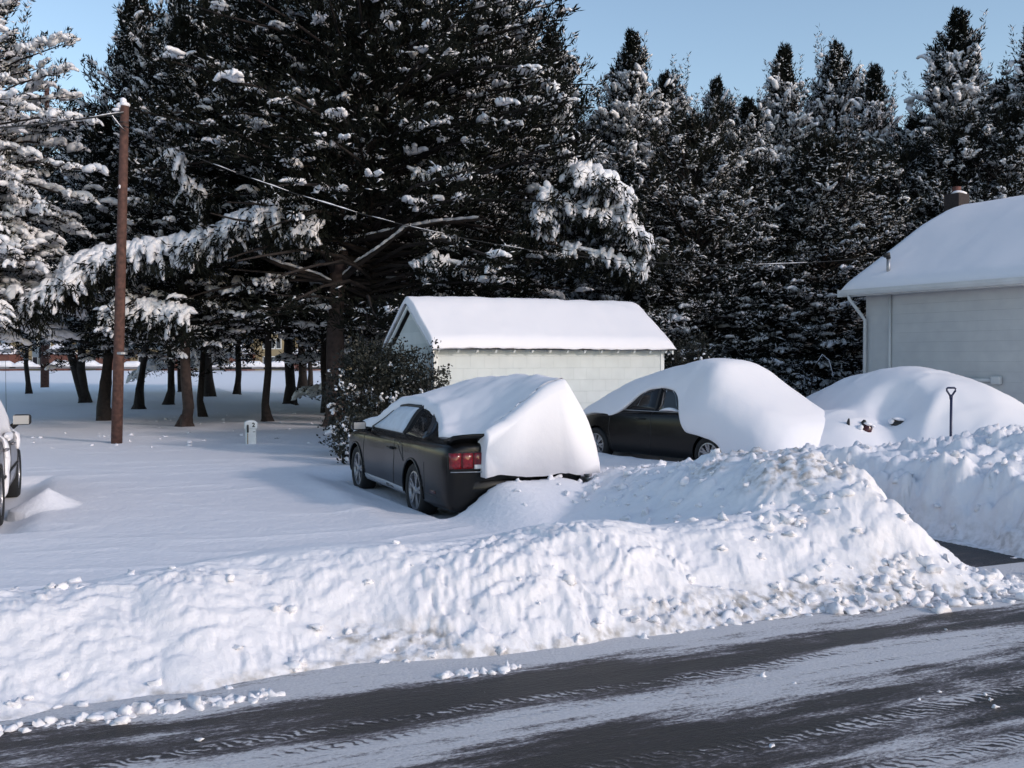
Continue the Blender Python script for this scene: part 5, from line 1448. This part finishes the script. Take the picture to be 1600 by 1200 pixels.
def far_pole():
    b = at(70, 606, 62); g = gz(b.x, 62)
    root = empty('utility_pole', 'distant brown utility pole carrying a grey meter box, beyond the grove', 'utility pole', (b.x, 62, g - .1))
    MB().tube([(0, 0, 0), (.1, 0, 7), (.35, 0, 18.8)], [.25, .22, .14], 14).build('pole_shaft', M['pole'], root, True)
    MB().box((-.42, -.15, 2.3), (.42, .3, .62)).build('meter_box', M['metal_grey'], root, False, .03)
far_pole()

def post():
    b = at(392, 692, 21.3); g = gz(b.x, 21.3); 
    root = empty('numbered_post', 'short white numbered post with rounded cap and black hasp, beside the snow-free pole', 'post', (b.x, 21.3, g - .05), R(20))
    root['label'] = 'short white post numbered 2, with rounded cap, black hasp and rust streak'
    h = .40
    MB().box((0, 0, h / 2), (.215, .20, h)).build('post_body', M['white_paint'], root, False, .03, 3)
    cap = MB(); n = 9
    v = []
    for yy in (-.118, .118):
        v += [(-.13, yy, h - .02), (.13, yy, h - .02)] + [(.13 * math.cos(a), yy, h + .10 + .055 * math.sin(a)) for a in np.linspace(0, math.pi, n)]
    k = n + 2
    cap.add(v, [tuple(range(k))[::-1], tuple(range(k, 2 * k))] + [(i, (i + 1) % k, (i + 1) % k + k, i + k) for i in range(k)])
    cap.build('post_cap', M['white_paint'], root, False, .012)
    MB().box((-.075, -.128, h - .02), (.042, .03, .17)).build('hasp', M['trim'], root, False, .012)
    MB().box((-.075, -.104, h - .24), (.016, .012, .24)).build('rust_streak', M['rust'], root)
    MB().box((.06, -.103, h - .09), (.05, .008, .012)).build('scratch_mark', M['trim'], root)
    cu = bpy.data.curves.new('numeral', 'FONT'); cu.body = '2'; cu.size = .125; cu.extrude = .002; cu.offset = .004; cu.align_x = 'CENTER'; cu.align_y = 'CENTER'
    tmp = bpy.data.objects.new('numeral', cu); COL.objects.link(tmp); me = eval_mesh(tmp); bpy.data.objects.remove(tmp)
    me.materials.clear(); me.materials.append(M['trim'])
    o = link('numeral', me, None, root, (.045, -.121, h + .055)); o.rotation_euler = (R(90), 0, 0)
post()

def shovel():
    t = at(1485, 606, 12.5); b = at(1485, 715, 12.5)
    root = empty('shovel', 'dark blue snow shovel stuck upright in the right-hand bank, D-shaped grip on top', 'shovel', (b.x, 12.5, b.z - .35))
    H = t.z - b.z + .35
    MB().tube([(0, 0, 0.1), (.003, 0, H - .10)], .016, 12).build('shaft', M['shovel'], root, True)
    MB().tube([(0, 0, H - .12), (-.02, 0, H - .085), (-.054, 0, H - .035), (-.055, 0, H - .012), (-.042, 0, H), (.042, 0, H), (.055, 0, H - .012), (.054, 0, H - .035), (.02, 0, H - .085), (0, 0, H - .12)], .0125, 10).build('grip', M['shovel'], root, True)
    MB().tube([(0, 0, H - .15), (0, 0, H - .085)], [.017, .026], 10).build('grip_socket', M['shovel'], root, True)
    bl = MB(); n = 9
    v = [(x, .05 * (x / .2) ** 2 - .0 + .03 * zz, .15 - zz) for zz in (0, .15, .33) for x in np.linspace(-.2, .2, n)]
    v += [(a, b_ + .008, c) for a, b_, c in v]
    k = 3 * n; f = [(i * n + j, i * n + j + 1, (i + 1) * n + j + 1, (i + 1) * n + j) for i in range(2) for j in range(n - 1)]
    f += [tuple(q + k for q in g)[::-1] for g in f]
    bl.add(v, f).build('blade', M['shovel'], root, True)
shovel()

# ------------------------------------------------------------------ bushes
def bush(cx, cy, w_, d_, h_, label, seed, n_c=260, snow=70):
    g = gz(cx, cy); rng = np.random.default_rng(seed)
    root = empty('bush', label, 'bush', (cx, cy, g), 0, 'evergreen bushes round the shed')
    LP = []; LD = []; C_ = []; S_ = []; D_ = []
    tw = []
    for k in range(n_c):
        a = rng.uniform(0, 6.28); rr = rng.random() ** .45; ht = rng.random() ** .8
        wz = (1 - .45 * max(0, ht - .55) / .45 * rng.uniform(.6, 1.3))
        p = np.array([math.cos(a) * rr * w_ * wz, math.sin(a) * rr * d_ * wz, h_ * (.06 + .94 * ht) * (1 + .12 * math.sin(3 * a + seed))])
        if rng.random() < .28: tw.append((p, a))
        d0 = unit(np.array([math.cos(a), math.sin(a), .7]) + rng.normal(0, .4, 3))
        m = 34
        LP.append(p + d0 * rng.uniform(-.12, .14, (m, 1)) + rng.normal(0, .055, (m, 3))); LD.append(unit(d0 + rng.normal(0, .8, (m, 3))))
    LP = np.vstack(LP); LD = np.vstack(LD); n = len(LP)
    link('foliage', leaf_mesh('foliage', LP, LD, rng.uniform(.04, .085, n), rng.uniform(.012, .024, n), rng), M['bush_leaf'], root)
    for k in range(snow):
        a = rng.uniform(3.3, 6.1) if rng.random() < .7 else rng.uniform(0, 6.28); rr = rng.uniform(.5, 1.0); ht = rng.random() ** 1.2
        c = np.array([math.cos(a) * rr * w_ * .95, math.sin(a) * rr * d_ * .95, h_ * (.08 + .8 * ht)])
        q = rng.uniform(.015, .05) * (1.25 - .6 * ht)
        for e in range(rng.integers(2, 6)):
            C_.append(c + rng.normal(0, q * 1.1, 3)); S_.append((q * rng.uniform(.7, 1.3), q * .75, q * rng.uniform(.6, 1.1))); D_.append(rng.normal(0, 1, 3) * np.array([1, 1, .6]))
    tag(link('bush_snow', blobs('bush_snow', C_, S_, frames(unit(np.array(D_))), ICO2, .4, seed), M['snow_tree'], root), kind='stuff')
    st = MB()
    for p, a in tw[:60]: st.tube([(p[0] * .1, p[1] * .1, 0), tuple(p * .6 + np.array([0, 0, .05])), tuple(p)], [.014, .009, .004], 5, False)
    link('stems', st.mesh('stems', True), M['bark'], root)
bush(-2.5, 18.6, 1.0, .75, 1.95, 'dark leafy bush with snow clumps between the big trunk and the white shed', 3, 420, 110)
bush(-1.55, 18.4, .42, .35, 1.9, 'slender leggy shrub against the left corner of the shed wall', 5, 70, 10)
bush(3.95, 22.2, .6, .5, 2.1, 'small snow-dotted bush at the right corner of the shed', 9, 160, 60)
bush(-2.7, 17.2, .35, .3, .75, 'low twiggy bush beside the nose of the black coupe', 11, 50, 22)

def sapling():
    b = at(1262, 640, 24.5); g = gz(b.x, 24.5)
    root = empty('bent_sapling', 'thin sapling bent into an arc in the dark gap left of the house', 'sapling', (b.x, 24.5, g))
    P = [(0, 0, 0), (.05, 0, .9), (.15, 0, 1.6), (.35, 0, 1.9), (.52, 0, 1.75), (.60, 0, 1.45), (.62, 0, 1.2)]
    MB().tube(P, [.03, .025, .02, .016, .012, .01, .008], 7).build('stem', M['bark'], root, True)
    MB().tube([(p[0], p[1], p[2] + .015) for p in P[2:]], [.006, .016, .018, .012, .006], 6).build('stem_snow', M['snow_smooth'], root, True)
sapling()

# fallen twigs on the snow
for (px, py, Y, lab) in ((118, 944, 6.9, 'dark dead twig lying on the left part of the snow bank'), (432, 676, 22.5, 'small dark twig on the snow right of the numbered post')):
    p = at(px, py, Y); z = gz(p.x, p.y)
    o = MB().tube([(-.05, 0, .012), (0, .01, .022), (.045, -.01, .015), (.07, .02, .03)], [.004, .006, .004, .002], 5).tube([(0, .01, .02), (.02, .03, .035)], [.004, .002], 5).build('twig', M['bark'], None, True, loc=(p.x, p.y, z))
    tag(o, lab, 'twig')

# ------------------------------------------------------------------ far row of houses and cars
def townhouse(cx, Y, w_, label, col, garage=True, seed=0):
    g = gz(cx, Y)
    root = empty('townhouse', label, 'house', (cx, Y, g), 0, 'far row of yellow townhouses')
    Hh = 6.2; D_ = 9
    MB().box((0, D_ / 2, Hh / 2), (w_, D_, Hh)).build('wall', M['yellow_wall'], root)
    rf = MB(); rf.add([(-w_ / 2 - .4, -.5, Hh), (w_ / 2 + .4, -.5, Hh), (w_ / 2 + .4, D_ + .5, Hh), (-w_ / 2 - .4, D_ + .5, Hh), (-w_ / 2 - .4, D_ / 2, Hh + 3), (w_ / 2 + .4, D_ / 2, Hh + 3)], [(0, 1, 5, 4), (2, 3, 4, 5), (0, 4, 3), (1, 2, 5), (3, 2, 1, 0)])
    rf.build('roof', M['snow_smooth'], root)
    # low brick garage in front with a snowy roof
    gw = w_ * .40; gx = -w_ * .22
    MB().box((gx, -2.5, 1.35), (gw, 5, 2.7)).build('garage_wall', M['brick_red'], root)
    MB().add([(gx - gw / 2 - .3, -5.3, 2.7), (gx + gw / 2 + .3, -5.3, 2.7), (gx + gw / 2 + .3, -.02, 2.7), (gx - gw / 2 - .3, -.02, 2.7), (gx - gw / 2 + 1.2, -2.6, 4.4), (gx + gw / 2 - 1.2, -2.6, 4.4)], [(0, 1, 5, 4), (1, 2, 5), (2, 3, 4, 5), (3, 0, 4), (3, 2, 1, 0)]).build('garage_roof', M['snow_smooth'], root)
    MB().box((gx, -5.03, 1.15), (gw * .72, .06, 2.2)).build('garage_door', M['garage'], root)
    for k, x in enumerate((w_ * .18, w_ * .30, w_ * .42, -w_ * .38)):
        for z in (1.5, 4.4):
            f = MB().box((x, -.03, z), (.95, .07, 1.7)).build('window_frame', M['white_paint'], root)
            MB().box((x, -.07, z), (.72, .03, 1.45)).build('pane', M['dark_window'], f)
for i, (px, lab) in enumerate(((40, 'yellow townhouse with a brick garage at the far left, seen under the laden cedar'), (115, 'yellow townhouse partly behind the distant utility pole'), (205, 'yellow townhouse with tall windows right of the brown utility pole'),
                               (300, 'yellow townhouse behind the brown-trunked grove cedar'), (400, 'yellow townhouse seen through the trunks left of the numbered post'), (500, 'yellow townhouse hidden mostly behind the big brown trunk'))):
    townhouse((px - 800) / F * 165, 165 + (i % 2) * 2, 9.0, lab, None, seed=i)

def far_car(px, Y, label):
    x = (px - 800) / F * Y; g = gz(x, Y)
    root = empty('parked_car', label, 'car', (x, Y, g), 0, 'far snow-covered cars before the townhouses')
    MB().box((0, 0, .62), (4.2, 1.7, .5)).build('body', M['glass' if int(px) % 2 else 'silver_paint'], root, False, .12)
    v = []; xs = np.linspace(-2.25, 2.25, 18)
    def sect(x):
        t = float(np.interp(x, [-2.25, -2.1, -1.5, -.9, .7, 1.3, 2.1, 2.25], [.75, 1.0, 1.12, 1.55, 1.6, 1.15, 1.0, .7]))
        return [(.95 * math.cos(a), .72 + (t - .72) * max(0, math.sin(a)) ** .6 - (.0 if math.sin(a) >= 0 else .03)) for a in np.linspace(0, 2 * math.pi, 17)[:-1]]
    snow_shell('snow_cover', list(xs), sect, root, amp=.04, sc=1.2, seed=int(px))
fc = [(8, 'at the far left edge of the lot view'), (40, 'beside the distant pole on its left'), (96, 'just right of the distant pole'), (140, 'between the forked trunks'), (208, 'right of the brown utility pole'), (240, 'before the slim grove trunk'),
      (340, 'seen right of the far grove trunk'), (375, 'seen in the wide gap above the numbered post'), (398, 'directly above the numbered post'), (435, 'just right of the straight black trunk'), (495, 'between the far trunk and the big trunk')]
for px, lab in fc:
    far_car(px, 148, 'tiny snow-covered car far off, ' + lab)
# far dark wood closing the view behind everything
def far_wood():
    rng = np.random.default_rng(12); P = []; D = []
    n = 26000
    x = rng.uniform(-150, 150, n); y = 190 + rng.uniform(-6, 6, n); z = rng.random(n) * (9 + 3 * vnoise(x * .12, x * 0, seed=8))
    P = np.column_stack([x, y, z]); D = unit(rng.normal(0, 1, (n, 3)))
    o = link('far_wood', leaf_mesh('far_wood', P, D, rng.uniform(.8, 2.0, n), rng.uniform(.2, .5, n), rng), M['leaf'])
    tag(o, 'far dark line of woods behind the townhouses', 'woods', kind='stuff')
far_wood()
